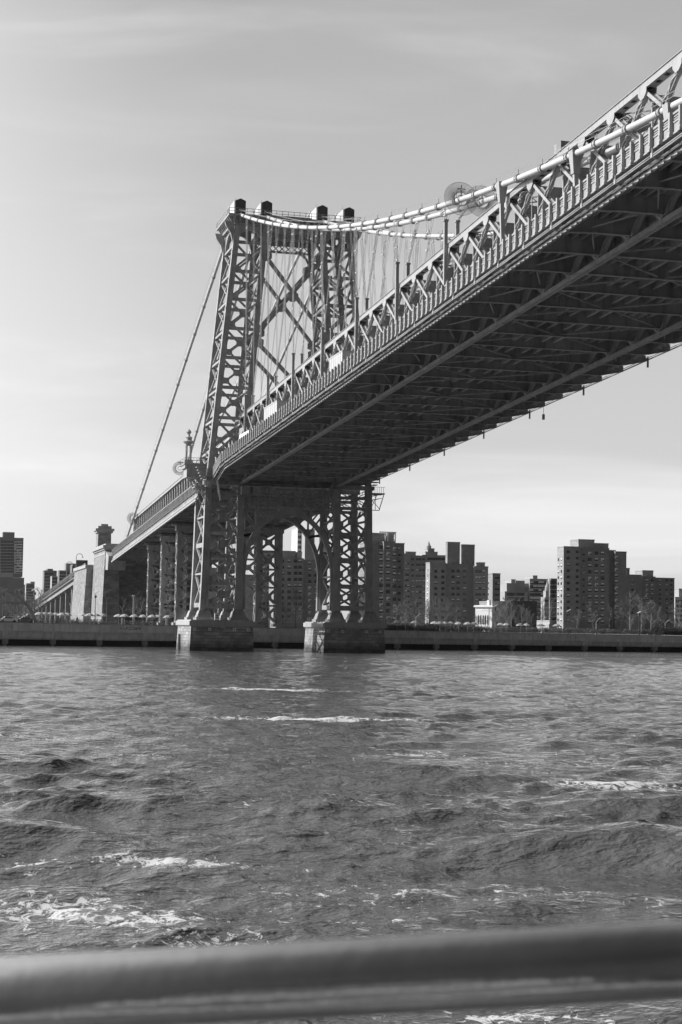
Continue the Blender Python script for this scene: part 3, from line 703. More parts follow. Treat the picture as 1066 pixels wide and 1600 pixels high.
# outer conduit on brackets, at every floor beam
for n in range(0, NB):
    Y = YB(n); z = zd(Y); x = edge_x(Y)-.12
    b = MB(); b.box(x-.12, x+.12, Y-.17, Y+.17, z+1.25, z+1.95); b.bar((x,Y,z+1.32),(x+.9,Y,z+1.1),.24,.14,side=(0,1,0)); b.build('conduit_bracket', STEEL_L, BR)
    if n % 3 == 1:
        b = MB(); b.box(17.75,17.95,Y-.1,Y+.1,z+1.2,z+2.6); b.box(17.3,17.8,Y-.05,Y+.05,z+2.1,z+2.3); b.build('conduit_bracket', STEEL, BR)
b = MB()
for i in range(NB-1):
    a, c = YB(i), YB(i+1); xa, xc = edge_x(a)-.14, edge_x(c)-.14
    for dz in (0, .17): b.tube([(xa,a-.2,zd(a)+1.32+dz),(xc,c+.2,zd(c)+1.32+dz)], .065, 6)
b.build('conduit', STEEL_L, BR, smooth=True)
b = MB(); b.tube([(17.9,-300,zd(-300)+2.2),(17.9,-8,zd(-8)+2.2)], .09, 6); b.tube([(17.7,-300,zd(-300)+2.35),(17.7,-8,zd(-8)+2.35)], .05, 5); b.build('conduit', STEEL, BR)
b = MB()
for dx, dz in ((-.1,.0),(.05,.22)): b.tube([(edge_x(Y)+.45+dx,Y,zd(Y)+1.12+dz) for Y in (-300,-26,-7)], .05, 6)
b.build('inner_conduit', STEEL_L, BR)
b = MB()                                      # pressed edge pans under the roadway: a saw-toothed bright line
Y = -262.0
while Y < -7:
    z = zd(Y); l = P/6
    x = edge_x(Y)+.62; x2 = edge_x(Y+l)+.62
    b.hexa([(x-.14,Y,z+.66),(x+.12,Y,z+.72),(x2+.12,Y+l,z+.72-KG*l),(x2-.14,Y+l,z+.84-KG*l)],
           [(x-.10,Y,z+1.02),(x+.12,Y,z+1.04),(x2+.12,Y+l,z+1.04-KG*l),(x2-.02,Y+l,z+1.0-KG*l)])
    Y += l
b.build('edge_pan', STEEL_L, BR)
# stage rope bag hanging below the far edge
b = MB(); q = Vector((17.9, -98.5, zd(-98.5)+2.2)); b.bar(q, q-Vector((0,0,1.2)), .05, .05); b.bar(q-Vector((0,0,1.2)), q-Vector((0,0,2.0)), .35, .3); b.build('hanging_bucket', STEEL_D, BR)

# ---- anti-climb discs clamped on the cables
def disc(c, d, Rr):
    b = MB(); d = d.normalized(); a = d.orthogonal().normalized(); e = d.cross(a); n = 140
    for k in range(n):
        t = 2*PI*k/n; v = a*math.cos(t)+e*math.sin(t); b.bar(c+v*.8, c+v*Rr, .024, .024, side=d)
    for r_ in (0.42, .8, Rr*.98):
        m_ = 36; b.tube([c+(a*math.cos(2*PI*k/m_)+e*math.sin(2*PI*k/m_))*r_ for k in range(m_+1)], .02 if r_ != .42 else .06, 4, cap=False)
    b.bar(c+Vector((0,0,.2)), c+Vector((0,0,1.6)), .25, .12); b.box(c.x-.5,c.x+.5,c.y-.06,c.y+.06,c.z+1.1,c.z+1.25)
    return b.build('climb_guard', STEEL, BR)
for k, px in ((0, 720.5), (1, 753)):
    Yd = -143.0
    for _ in range(20): Yd = .5*Yd+.5*atX(px, 312, cab_x(k, Yd)).y
    disc(Vector((cab_x(k,Yd),Yd,cab_z(Yd)+.1)), Vector((0,1,-.14)), 2.1 if k == 0 else 2.0)
disc(Vector((CABX[0],152,88.9-.351*152)), Vector((0,1,-.351)), 1.9); disc(Vector((CABX[1]+.036*150,150,88.9-.351*150)), Vector((0,1,-.351)), 1.9)
disc(Vector((-20.1,6,36.8)), Vector((.2,1,-.2)), 1.5)
b = MB(); q = atX(877,240,-9.0); b.box(-9.4,-7.6,q.y-.9,q.y+.9,zd(q.y)+14.2,zd(q.y)+15.9); b.build('signal_cabinet', STEEL_D, BR)
# lamp posts along the outer roadway
for Y in (-172.0, -96, -40):
    b = MB(); x = -12.2; z = zd(Y)+3.3
    b.tube([(x,Y,z),(x,Y,z+6.6)]+[(x-.65*(1-math.cos(t)),Y,z+6.6+.6*math.sin(t)) for t in [PI*i/8 for i in range(1,9)]], .06, 6)
    b.lathe([(.1,.3),(.28,0),(.25,-.1),(0,-.12)], (x-1.3,Y,z+6.2), 8); b.build('lamp_post', STEEL_L, BR)

# ------------------------------------------------------------------ side span over the shore
Ysd = 158
T = truss(-9.7, 1.0, Ysd, zs, 0, 0, 14.1); T_ = truss(8.3, 1.0, Ysd, zs, 0, 0, 14.1)
for Tt, xt in ((T, -9.7), (T_, 8.3)):
    nseg = 40
    for i in range(nseg):
        a = lerp(3, Ysd-1, i/nseg); c = lerp(3, Ysd-1, (i+1)/nseg); b = MB()
        b.bar((xt,a,zs(a)+3),(xt,c,zs(c)+13.2),.5,.32,side=(1,0,0)); b.bar((xt,c,zs(c)+3),(xt,c,zs(c)+13.2),.5,.25,side=(1,0,0)); b.build('diagonal', STEEL_L, Tt)
    b = MB(); b.bar((xt,Ysd,zs(Ysd)+1),(xt,Ysd,zs(Ysd)+14.1),.7,.5,side=(1,0,0)); b.build('end_post', STEEL_L, Tt)
slab('track_deck', -10.2, 8.8, 2.6, 3.3, STEEL_D, zs, 1.0, 196); slab('roadway', -17.2, -10.25, 2.3, 2.62, ASPH, zs, 1, 154); slab('roadway', 9.1, 12.0, 2.3, 2.62, ASPH, zs, 8, 196)
slab('edge_girder', -17.6, -17.2, -0.05, .35, STEEL_L, zs, 1, 147); slab('edge_girder', -17.35, -17.15, .7, 1.0, STEEL_L, zs, 1, 147); slab('edge_girder', -17.1,-16.8,.35,2.3,STEEL_D,zs,1,147); slab('edge_girder', 11.6,12.0,.2,2.3,STEEL_D,zs,8,172)
slab('truss_rail_band', -14.1, -13.8, 5.2, 6.6, STEEL_L, zs, 1, 152)
for Y in np.arange(3, 172, 3.0): 
    pass
parapet(zs, 1.5, 147, lambda Y: -17.2, 90)
parapet(zs, 8, 178, lambda Y: 12.1, 0, flip=-1)
for i, Y in enumerate(np.arange(8, 170, 8.0)):
    b = MB(); b.box(-17,11.6,Y-.12,Y+.12,zs(Y)+.3,zs(Y)+2.3); b.box(-17,11.6,Y-.3,Y+.3,zs(Y)+.22,zs(Y)+.3); b.build('floor_beam', STEEL_D, BR)
# trestle towers carrying it
TL = ['steel trestle bent nearest the waterfront under the bridge side span', 'middle steel trestle bent under the bridge side span', 'steel trestle bent nearest the stone anchorage']
GZ = 4.9
for i, Yt in enumerate((46, 70, 93)):
    tr = empty('trestle_bent', TL[i], 'trestle', 'trestle bents under the side span', (0, Yt, GZ))
    ztop = zs(Yt)+.3-GZ; cols = (-13.6, -8.9, 4.7, 9.4)
    bb = MB()
    for j in range(3):
        xa, xb = cols[j], cols[j+1]; n = 5
        for y in (-1.0, 1.0):
            for k in range(n):
                z0, z1 = .6+(ztop-2.2)*k/n, .6+(ztop-2.2)*(k+1)/n
                if j != 1:
                    bb.bar((xa,y,z0),(xb,y,z1),.2,.4); bb.bar((xb,y+.01,z0),(xa,y+.01,z1),.2,.4); bb.bar((xa,y,z1),(xb,y,z1),.3,.4)
                    m = Vector(((xa+xb)/2,y,(z0+z1)/2)); bb.prism([m+Vector((.7*math.cos(t),0,.7*math.sin(t))) for t in [PI/4*q for q in range(8)]], (0,-.12,0),(0,.12,0))
    bb.box(-14.6,10.4,-1.2,1.2,ztop-1.6,ztop-.4); bb.box(-15.5,11.3,-.9,.9,ztop-.4,ztop)
    bb.build('bracing', STEEL, tr)
    for x in cols:
        c = MB()
        for y in (-1.0, 1.0): c.box(x-.75,x+.75,y-.09,y+.09,.5,ztop-1.6)
        n = 14
        for k in range(n):
            z0, z1 = .6+(ztop-2.4)*k/n, .6+(ztop-2.4)*(k+1)/n; s_ = 1 if k % 2 else -1
            for dx in (-.72,.72): c.bar((x+dx,-.9*s_,z0),(x+dx,.9*s_,z1),.1,.2,side=(1,0,0))
            if k % 3 == 0: c.box(x-.78,x+.78,-1.1,1.1,z0,z0+.35)
        c.box(x-1.3,x+1.3,-1.6,1.6,0,.6); c.build('column', STEEL, tr)

# ------------------------------------------------------------------ piers
def pier(cx, cy, W, Ln, label):
    e = empty('stone_pier', label, 'pier', None, (cx, cy, 0))
    b = MB(); n = 8; zt = 5.0
    # battered body in coursed, slightly uneven rings
    prev = None
    for i in range(n+1):
        z = -2.5+(zt+2.5)*i/n; bt = (zt-z)*.05
        jx = random.uniform(-.03,.03)
        ring = [(-W/2-bt+jx,-Ln/2-bt,z),(W/2+bt+jx,-Ln/2-bt,z),(W/2+bt,Ln/2+bt,z),(-W/2-bt,Ln/2+bt,z)]
        if prev: b.add(prev+ring, [(0,1,5,4),(1,2,6,5),(2,3,7,6),(3,0,4,7)])
        prev = ring
    b.build('pier_shaft', STONE, e)
    c = MB(); c.box(-W/2-.15,W/2+.15,-Ln/2-.15,Ln/2+.15,4.75,4.98); c.box(-W/2-.42,W/2+.42,-Ln/2-.42,Ln/2+.42,4.98,5.85); c.box(-W/2-.1,W/2+.1,-Ln/2-.1,Ln/2+.1,5.85,6.05)
    c.build('pier_cap', CAP, e)
    for k, u in enumerate((.06, .30, .70, .93)):
        s_ = MB(); x = lerp(-W/2, W/2, u)+(0 if k<2 else 0); s_.mi = 0; s_.box(x-.28,x+.28,-Ln/2-.16,-Ln/2-.03,3.95,4.5); s_.mi = 1; s_.box(x-.12,x+.12,-Ln/2-.18,-Ln/2-.162,4.1,4.34)
        s_.build('square_marker', [WHITEP, DARKMETAL], e)
    rl = MB()
    for sx in (-1, 1):
        for sy in (-1, 1):
            x0, y0 = sx*(W/2-.3), sy*(Ln/2-.3)
            for k in range(8): rl.bar((x0-sx*k*.4,y0,6.0),(x0-sx*k*.4,y0,7.0),.05,.05)
            rl.bar((x0,y0,7.0),(x0-sx*3.2,y0,7.0),.06,.06); rl.bar((x0,y0,6.5),(x0-sx*3.2,y0,6.5),.05,.05)
    rl.build('railing', STEEL_L, e)
    return e
PL = pier(-13.35, -.2, 12.2, 16.6, 'battered granite pier under the tower leg nearer the anchorage side, with iron ladder')
PRr = pier(13.35, -.2, 12.2, 16.6, 'battered granite pier under the tower leg on the apartment side')
b = MB()
for y in (3.0, 4.2): b.bar((-6.5,y,-.6),(-6.5,y,3.2),.22,.22)
for z in np.arange(0, 3.2, .5): b.bar((-6.5,3.0,z),(-6.5,4.2,z),.07,.07)
b.bar((-6.15,3.6,1.2),(-6.5,3.6,1.2),.1,.1); b.build('ladder', DARKMETAL, PL)
b = MB(); b.box(-1.5,-.6,-8.4,-8.0,6.05,7.35); bx = b.build('notice_board', WHITEP, PL)
b = MB(); b.box(-1.25,-.85,-8.42,-8.403,6.85,7.05); b.box(-1.3,-.8,-8.42,-8.403,6.45,6.62); b.build('notice_text', DARKMETAL, bx)
b = MB(); b.box(-.3,.2,-8.3,-8.0,6.05,7.0); b.build('equipment_box', PALE, PL)

# ------------------------------------------------------------------ water
def make_water():
    rs = [1.5]
    while rs[-1] < 9000:
        r_ = rs[-1]; rs.append(r_*(1.0033 if 12 < r_ < 330 else 1.03))
    rs = np.array(rs)
    fine = np.arange(-0.27+YAW, 0.27+YAW, 0.0013)          # azimuth measured from +Y towards +X
    coarse = np.arange(0.27+YAW, 2*PI-0.27+YAW, 0.03)
    th = np.concatenate([fine, coarse]); nt_ = len(th)
    RR, TT = np.meshgrid(rs, th, indexing='ij')
    X = CAM.x + RR*np.sin(TT); Y = CAM.y + RR*np.cos(TT); Z = np.zeros_like(X)
    rng = np.random.RandomState(3)
    # local grid spacing limits the wavelengths carried by the mesh
    sp = np.where(RR > 330, RR*.03, RR*0.0033)
    DX = np.zeros_like(X); DY = np.zeros_like(X)
    # patchy gusts: chop is stronger in some areas than others
    gust = .85+.55*np.sin(X*.11+Y*.05+1.3)*np.sin(Y*.085-X*.04)+.2*np.sin(X*.31-Y*.22)
    for i in range(190):
        lam = math.exp(rng.uniform(math.log(.30), math.log(5.0))); k = 2*PI/lam
        ang = rng.normal(-1.30, 0.55 if lam > 1 else .8); kx, ky = k*math.cos(ang), k*math.sin(ang)
        amp = (0.0036 if lam < .7 else .0050 if lam < 2.4 else .0036)*lam**0.9*rng.uniform(.5, 1.3); ph = rng.uniform(0, 2*PI)
        fade = np.clip((lam/sp-2.2)/2.5, 0, 1)*(gust if lam < 2.5 else 1)
        p_ = kx*X+ky*Y+ph; Z += amp*fade*np.sin(p_)
        q_ = amp*fade*np.cos(p_)*.95; DX += q_*math.cos(ang); DY += q_*math.sin(ang)
    # wake swells rolling across in front of the boat, uneven along their crests
    def swell(Z, dist, ang, width, amp, seed, back=1.7):
        r2 = np.random.RandomState(seed)
        ax, ay = math.sin(YAW+ang), math.cos(YAW+ang)
        u = (X-CAM.x)*ax+(Y-CAM.y)*ay-dist; v = (X-CAM.x)*ay-(Y-CAM.y)*ax
        m_ = np.zeros_like(v); wob = np.zeros_like(v)
        for q in range(6):
            l = r2.uniform(5, 26); m_ += np.sin(2*PI*v/l+r2.uniform(0,6))*.22; wob += np.sin(2*PI*v/r2.uniform(7,40)+r2.uniform(0,6))*.45
        u = u+wob; A = amp*np.clip(.75+m_, .12, 1.5)
        prof = np.where(u < 0, np.exp(-(u/width)**2), np.exp(-(u/(width*back))**2))
        return Z + A*(prof - .35*np.exp(-((u+width*2.2)/(width*1.6))**2))
    Z = swell(Z, 37.5, -.05, 1.5, .42, 1); Z = swell(Z, 46, -.10, 1.7, .34, 2); Z = swell(Z, 57, .04, 2.0, .26, 5)
    Z = swell(Z, 30.5, .03, .8, .16, 8); Z = swell(Z, 75, -.12, 2.0, .16, 9); Z = swell(Z, 100, .08, 2.6, .14, 10)
    X = X+DX; Y = Y+DY; V = np.stack([X, Y, Z], -1).reshape(-1, 3)
    nr = len(rs); i = np.arange(nr-1)[:, None]*nt_; j = np.arange(nt_)[None, :]; j2 = (j+1) % nt_
    F = np.stack([i+j, i+nt_+j, i+nt_+j2, i+j2], -1).reshape(-1, 4)
    me = bpy.data.meshes.new('river_water')
    me.vertices.add(len(V)); me.vertices.foreach_set('co', V.astype(np.float32).ravel())
    me.loops.add(F.size); me.loops.foreach_set('vertex_index', F.astype(np.int32).ravel())
    me.polygons.add(len(F)); me.polygons.foreach_set('loop_start', np.arange(0, F.size, 4, dtype=np.int32)); me.polygons.foreach_set('loop_total', np.full(len(F), 4, dtype=np.int32))
    me.polygons.foreach_set('use_smooth', np.ones(len(F), dtype=bool))
    me.update(calc_edges=True); me.validate()
    o = bpy.data.objects.new('river_water', me); COL.objects.link(o); tag(o, kind='structure', label='choppy grey river water with foam patches', cat='water')
    return o
WATER = make_water()
m = bpy.data.materials.new('river_water'); m.use_nodes = True; nt = m.node_tree; N = nt.nodes; L = nt.links; b_ = N['Principled BSDF']
b_.inputs['Base Color'].default_value = (.085,.085,.085,1); b_.inputs['Roughness'].default_value = .02; b_.inputs['IOR'].default_value = 1.5
g = N.new('ShaderNodeNewGeometry'); 
def noise(sc, det, st, ro=.6, dist=0):
    mp = N.new('ShaderNodeMapping'); mp.inputs['Scale'].default_value = st; mp.inputs['Rotation'].default_value = (0,0,R(-14)); L.new(g.outputs['Position'], mp.inputs['Vector'])
    n = N.new('ShaderNodeTexNoise'); n.inputs['Scale'].default_value = sc; n.inputs['Detail'].default_value = det; n.inputs['Roughness'].default_value = ro; n.inputs['Distortion'].default_value = dist
    L.new(mp.outputs[0], n.inputs['Vector']); return n
n1 = noise(2.0, 3, (1,1.5,1), .45, .3); n2 = noise(.12, 4, (1,2.2,1), .6)
nf = noise(6.5, 3, (1,1.5,1), .45, .2)
hsum = N.new('ShaderNodeMath'); hsum.operation = 'MULTIPLY_ADD'; hsum.inputs[1].default_value = .33; L.new(nf.outputs['Fac'], hsum.inputs[0]); L.new(n1.outputs['Fac'], hsum.inputs[2])
bp = N.new('ShaderNodeBump'); bp.inputs['Strength'].default_value = 1.0; bp.inputs['Distance'].default_value = .125
L.new(hsum.outputs[0], bp.inputs['Height']); L.new(bp.outputs[0], b_.inputs['Normal'])
# foam: lacy streaks inside a few drifting patches
n3 = noise(3.2, 12, (1,.85,1), .78, .8)
patch = None
def spot(px, py, rx, ry, w_=1.0):
    d = ray(px, py); t = -CAM.z/d.z; c = CAM+d*t
    mp = N.new('ShaderNodeMapping'); mp.vector_type = 'TEXTURE'; mp.inputs['Location'].default_value = (c.x, c.y, 0); mp.inputs['Rotation'].default_value = (0,0,-YAW); mp.inputs['Scale'].default_value = (rx, ry, 1000)
    L.new(g.outputs['Position'], mp.inputs['Vector']); ln = N.new('ShaderNodeVectorMath'); ln.operation = 'LENGTH'; L.new(mp.outputs[0], ln.inputs[0])
    mr = N.new('ShaderNodeMapRange'); mr.inputs['From Min'].default_value = 1.0; mr.inputs['From Max'].default_value = 0.0; mr.inputs['To Max'].default_value = w_; L.new(ln.outputs['Value'], mr.inputs['Value']); return mr.outputs[0]
spots = [spot(90,1425,4.2,2.8,.66), spot(230,1440,3.0,2.2,.62), spot(330,1475,3.2,1.8,.6), spot(500,1440,2.0,1.2,.55), spot(620,1400,9,4,.38), spot(900,1400,9,4,.36), spot(300,1250,16,8,.34), spot(800,1190,20,10,.36), spot(260,1350,4.2,1.0,.75), spot(60,1350,2.6,1.6,.5), spot(970,1228,5.0,2.6,.8), spot(480,1124,13,3.5,.85), spot(640,1178,4,3,.6), spot(210,1183,3,3,.6), spot(420,1078,14,3.5,.8), spot(560,1490,3,1.4,.5), spot(800,1590,2.5,.8,.6), spot(430,1395,2,1.0,.5), spot(60,1155,9,4,.5), spot(800,1085,16,5,.5), spot(400,1022,16,5,.45)]
acc = spots[0]
for s_ in spots[1:]:
    mx = N.new('ShaderNodeMath'); mx.operation = 'MAXIMUM'; L.new(acc, mx.inputs[0]); L.new(s_, mx.inputs[1]); acc = mx.outputs[0]
ad = N.new('ShaderNodeMath'); ad.operation = 'MULTIPLY_ADD'; ad.inputs[1].default_value = .31; L.new(acc, ad.inputs[0]); L.new(n3.outputs['Fac'], ad.inputs[2])
fm = N.new('ShaderNodeMapRange'); fm.inputs['From Min'].default_value = .675; fm.inputs['From Max'].default_value = .70; L.new(ad.outputs[0], fm.inputs['Value'])
foam = N.new('ShaderNodeBsdfDiffuse'); foam.inputs['Color'].default_value = (.62,.62,.62,1)
mixs = N.new('ShaderNodeMixShader'); L.new(fm.outputs[0], mixs.inputs[0]); L.new(b_.outputs[0], mixs.inputs[1]); L.new(foam.outputs[0], mixs.inputs[2])
L.new(mixs.outputs[0], N['Material Output'].inputs['Surface']); WATER.data.materials.append(m)

# ------------------------------------------------------------------ ferry handrail in front of the camera
def rail_pt(px, py, dist): d = ray(px, py); return CAM + d*dist
ra = rail_pt(0, 1556, 1.19); rb_ = rail_pt(1066, 1500, 1.19); dr = (rb_-ra)
e = empty('handrail', 'out of focus painted steel tube rail of the boat across the bottom', 'handrail', None, tuple(ra))
b = MB(); b.tube([tuple(-dr*1.5), tuple(dr*2.5)], .0272, 48)
STREAK_REFL = mat('streak_reflector_paint', .75, .6, var=.35, scale=2.0, stain=.6)  # patchy pale tone breaks up the streak mirrored in the rail
RAILM = mat('rail_paint', 0.36, 0.14, metal=0.85, var=0.12, scale=9, bump=0.03, bscale=40)
FERRYDECK = mat('ferry_deck', .16, .5, var=.95, scale=1.1, stretch=(1,2.5,1))
b.build('rail_tube', RAILM, e, smooth=True)
hull = MB(); dn = dr.normalized()
off = Vector((0,0,-.95)); outw = Vector((-dn.y, dn.x, 0)).normalized()
for u in (-1.4, 2.3):
    p0 = dr*u; b2 = MB(); b2.tube([tuple(p0+Vector((0,0,-.02))), tuple(p0+off)], .018, 16); b2.build('rail_post', RAILM, e, smooth=True)
dk = MB(); dk.hexa([tuple(-dr*1.5+off-outw*5.0-Vector((0,0,.1))), tuple(dr*2.5+off-outw*5.0-Vector((0,0,.1))), tuple(dr*2.5+off+outw*.12-Vector((0,0,.1))), tuple(-dr*1.5+off+outw*.12-Vector((0,0,.1)))],
                   [tuple(-dr*1.5+off-outw*5.0), tuple(dr*2.5+off-outw*5.0), tuple(dr*2.5+off+outw*.12), tuple(-dr*1.5+off+outw*.12)])
dk.build('deck_edge', FERRYDECK, e)
for u0, wv_ in ((.45,.12),(1.3,.35),(2.6,.2)):  # added strips out of view, mirrored by the rail tube as bright streaks
    st = MB(); z_ = Vector((0,0,.004)); a0 = off-outw*u0+z_; a1 = off-outw*(u0+wv_)+z_
    st.add([-dr*1.5+a0, dr*2.5+a0, dr*2.5+a1, -dr*1.5+a1], [(0,1,2,3)]); st.build('streak_reflector', STREAK_REFL, e)
# ------------------------------------------------------------------ shore: ground, seawall, promenade
WA, WS = 0.16, 10.35
def wall_pt(i): return (-52.4+i*WS*math.cos(WA), 35.0+i*WS*math.sin(WA))
def wall_top(i): return 4.95 - 0.045*max(-4, min(i, 20))
wd = Vector((math.cos(WA), math.sin(WA), 0)); wn = Vector((-math.sin(WA), math.cos(WA), 0))
gb = MB(); a = Vector(wall_pt(-90)+(0,)); c = Vector(wall_pt(200)+(0,))
gb.add([a+wn*.5+Vector((0,0,4.35)), c+wn*.5+Vector((0,0,4.05)), c+wn*9000+Vector((0,0,4.05)), a+wn*9000+Vector((0,0,4.35))], [(0,1,2,3)])
tag(gb.build('ground', GROUNDM), kind='structure')
pv = MB()
for i in range(-14, 30):
    p0 = Vector(wall_pt(i)+(wall_top(i)-.12,)); p1 = Vector(wall_pt(i+1)+(wall_top(i+1)-.12,))
    pv.add([p0+wn*.4, p1+wn*.4, p1+wn*24, p0+wn*24], [(0,1,2,3)])
tag(pv.build('promenade', PAVE), kind='structure')
sw = empty('seawall', 'long concrete seawall on pile caps below the promenade railing', 'seawall', None, wall_pt(0)+(0,), WA)
body = MB(); capm = MB()
for i in range(-14, 30):
    x0, x1 = i*WS, (i+1)*WS; t0, t1 = wall_top(i), wall_top(i+1)
    body.hexa([(x0+.03,0,t0-1.85),(x1-.03,0,t1-1.85),(x1-.03,1.2,t1-1.85),(x0+.03,1.2,t0-1.85)], [(x0+.03,0,t0-.12),(x1-.03,0,t1-.12),(x1-.03,1.2,t1-.12),(x0+.03,1.2,t0-.12)])
    body.hexa([(x0,.42,1.35),(x1,.42,1.35),(x1,1.0,1.35),(x0,1.0,1.35)], [(x0,.42,t0-1.86),(x1,.42,t1-1.86),(x1,1.0,t1-1.86),(x0,1.0,t0-1.86)])
    capm.hexa([(x0,-.08,t0-.12),(x1,-.08,t1-.12),(x1,1.3,t1-.12),(x0,1.3,t0-.12)], [(x0,-.08,t0),(x1,-.08,t1),(x1,1.3,t1),(x0,1.3,t0)])
body.build('wall_panel', CONC_SEA, sw); capm.build('coping', PAVE, sw)
for i in range(-14, 31):
    b = MB(); w_ = .75 if i % 2 == 0 else .38
    b.box(i*WS-w_,i*WS+w_,-.06,.6,1.33,wall_top(i)-1.84)
    b.build('pilaster', CONC_SEA, sw)
    b = MB(); b.box(i*WS-.55,i*WS+.55,-.2,1.2,.35,1.32); b.box(i*WS-.3,i*WS+.3,.1,.9,-2,.35); b.build('pile_cap', CONC, sw)
b = MB(); x0, x1 = -14*WS, 30*WS; b.box(x0,x1,3.5,3.9,-3,3.2); b.build('shade_backing', BLACK, sw)  # black sheet paints in the shade under the promenade platform
b = MB(); b.box(-14*WS, 30*WS, .5, 3.6, 1.30, 1.34); b.build('soffit', CONC_SEA, sw)
# sprayed marks on the wall
b = MB()
for k, (u, z0, l, hh) in enumerate(((.0,3.95,.5,.12),(.7,3.8,.6,.14),(1.35,3.9,.2,.5),(1.7,3.75,1.2,.12),(1.75,4.2,1.1,.1),(3.0,3.7,.2,.55),(3.35,3.7,.2,.5),(3.35,4.1,.7,.12),(4.0,3.8,.25,.4))):
    b.box(25.2+u*1.1,25.2+(u+l)*1.1,-.004,0.0,z0,z0+hh)
b.build('graffiti', DARKMETAL, sw)
# railing on the coping
rl = empty('promenade_railing', 'thin dark metal railing running along the top of the seawall', 'railing', None, wall_pt(0)+(0,), WA)
b = MB()
for i in range(-14, 30):
    for z in (.25,.5,.75,1.0): b.bar((i*WS,.25,wall_top(i)+z),((i+1)*WS,.25,wall_top(i+1)+z),.03,.03 if z<1 else .06)
b.build('rail', DARKMETAL, rl)
b = MB(); b.box(-.03,.03,.22,.28,0,1.03); p0 = b.build('post', DARKMETAL, rl); p0.location = (0,0,wall_top(0))
cnt = 0
for k in range(-30, 66):
    if k == 0: continue
    u = k*WS/4; q = inst(p0, rl, (u,0,wall_top(u/WS)))
# ------------------------------------------------------------------ anchorage
AN = empty('stone_anchorage', 'massive battered stone anchorage block with turret where the cables end', 'anchorage', None, (0, 190, 4.3))
def abox(b, x0, x1, y0, y1, z0, z1, bat=0.0):
    # all given in world; battered outwards towards the base
    e = bat*(z1-z0); o = Vector((0,190,4.3))
    B_ = [(x0-e,y0-e,z0),(x1+e,y0-e,z0),(x1+e,y1+e,z0),(x0-e,y1+e,z0)]; T_ = [(x0,y0,z1),(x1,y0,z1),(x1,y1,z1),(x0,y1,z1)]
    b.hexa([Vector(q)-o for q in B_], [Vector(q)-o for q in T_])
b = MB(); abox(b, -14.6, 12.0, 160, 186, 4.2, 21.9, .07); abox(b, -18.4, -14.6, 155, 186, 4.2, 26.6, .035); abox(b, 9.0, 12.8, 155, 186, 4.2, 26.6, .035); abox(b, -20.6, 15.0, 186, 226, 4.2, 22.5, .05); b.build('masonry_block', STONE_A, AN)
b = MB()
for x0, x1 in ((-18.4,-14.6),(9.0,12.8)):
    abox(b, x0-.15, x1+.15, 154.7, 186.2, 25.0, 25.5); abox(b, x0-.35, x1+.35, 154.5, 186.4, 26.4, 26.9); abox(b, x0-.8, x1+.8, 154.0, 186.8, 26.9, 27.7); abox(b, x0, x1, 155, 186, 27.7, 28.2); b.build('coping', CAP, AN); b = MB()
abox(b, -21.0, -17.0, 186.2, 226.3, 22.0, 23.0); b.build('coping', CAP, AN)
b = MB(); abox(b, -16.9, -12.9, 190, 196, 22.5, 33.2, .012); t = b.build('turret', STONE_A, AN)
b = MB(); abox(b, -17.4, -12.4, 189.5, 196.5, 33.2, 33.8); abox(b, -17.8, -12.0, 189.1, 196.9, 33.8, 34.5); abox(b, -17.0, -12.8, 189.8, 196.2, 34.5, 35.3); abox(b,-16,-13.8,191,195,35.3,36.0)
abox(b, -17.8, -16.6, 189, 197, 21.8, 24.2, -.0); b.build('turret_cornice', CAP, t)
b = MB()
for z in (27.2, 28.2): b.bar((-13,-20,z-4.3),(-8,-20,z-4.3),.08,.08)
for x in np.arange(-13,-8,.6): b.bar((x,-20,22.6),(x,-20,23.9),.05,.05)
b.box(-13.5,-7.5,-20.6,-19,21.9,22.6); b.build('walkway', DARKMETAL, AN)
# sloping housing where the cables enter
b = MB(); o = Vector((0,190,4.3))
b.prism([Vector((-18.3,149.0,20.3))-o, Vector((-18.3,155.5,20.6))-o, Vector((-18.3,155.5,26.0))-o, Vector((-18.3,147.5,24.3))-o], (0,0,0), (5.1,0,0))
b.build('cable_housing', STEEL, AN)
# tall painted letters, worn, running down the face
b = MB(); yF = 160.0-190
def stroke(x, z, w_, h_, a_=0):
    yy = yF - .07*(21.9-z)+.22
    b.bar((x-w_/2,yy-.3,z-4.3-h_/2*a_),(x+w_/2,yy-.3,z-4.3+h_/2*a_),.02,.28) if a_ else b.box(x-w_/2,x+w_/2,yy-.3,yy-.28,z-4.3-h_/2,z-4.3+h_/2)
zc_ = 21.0
for k in range(12):
    z = 20.6-k*.95; x = -9.6; w_ = (1.5,.5,1.3,1.6,.9,1.5,.6,1.2,1.5,.8,1.6,1.6)[k]; stroke(x+(.0,.4,-.2,.1,.3,0,-.4,.2,0,.3,0,0)[k], z, w_, .22); stroke(x-.5+(k%3)*.5, z-.4, .2, .6)
WORN0 = mat('worn_paint', .22, .9, var=.3, scale=3); b.build('painted_letters', WORN0, AN); b = MB()
for k in range(13):
    z = 21.2-k*.9; x = -4.6; stroke(x, z, (1.4,1.0,1.6,1.2,.7,1.5,1.1,1.5,.9,1.6,1.2,1.5,1.0)[k], .2); stroke(x-.65+(k%2)*1.2, z-.4, .22, .55); stroke(x+.1-(k%3)*.3, z-.45, .2, .4)
WORN = mat('worn_paint', .22, .9, var=.3, scale=3); b.build('painted_letters', WORN, AN)
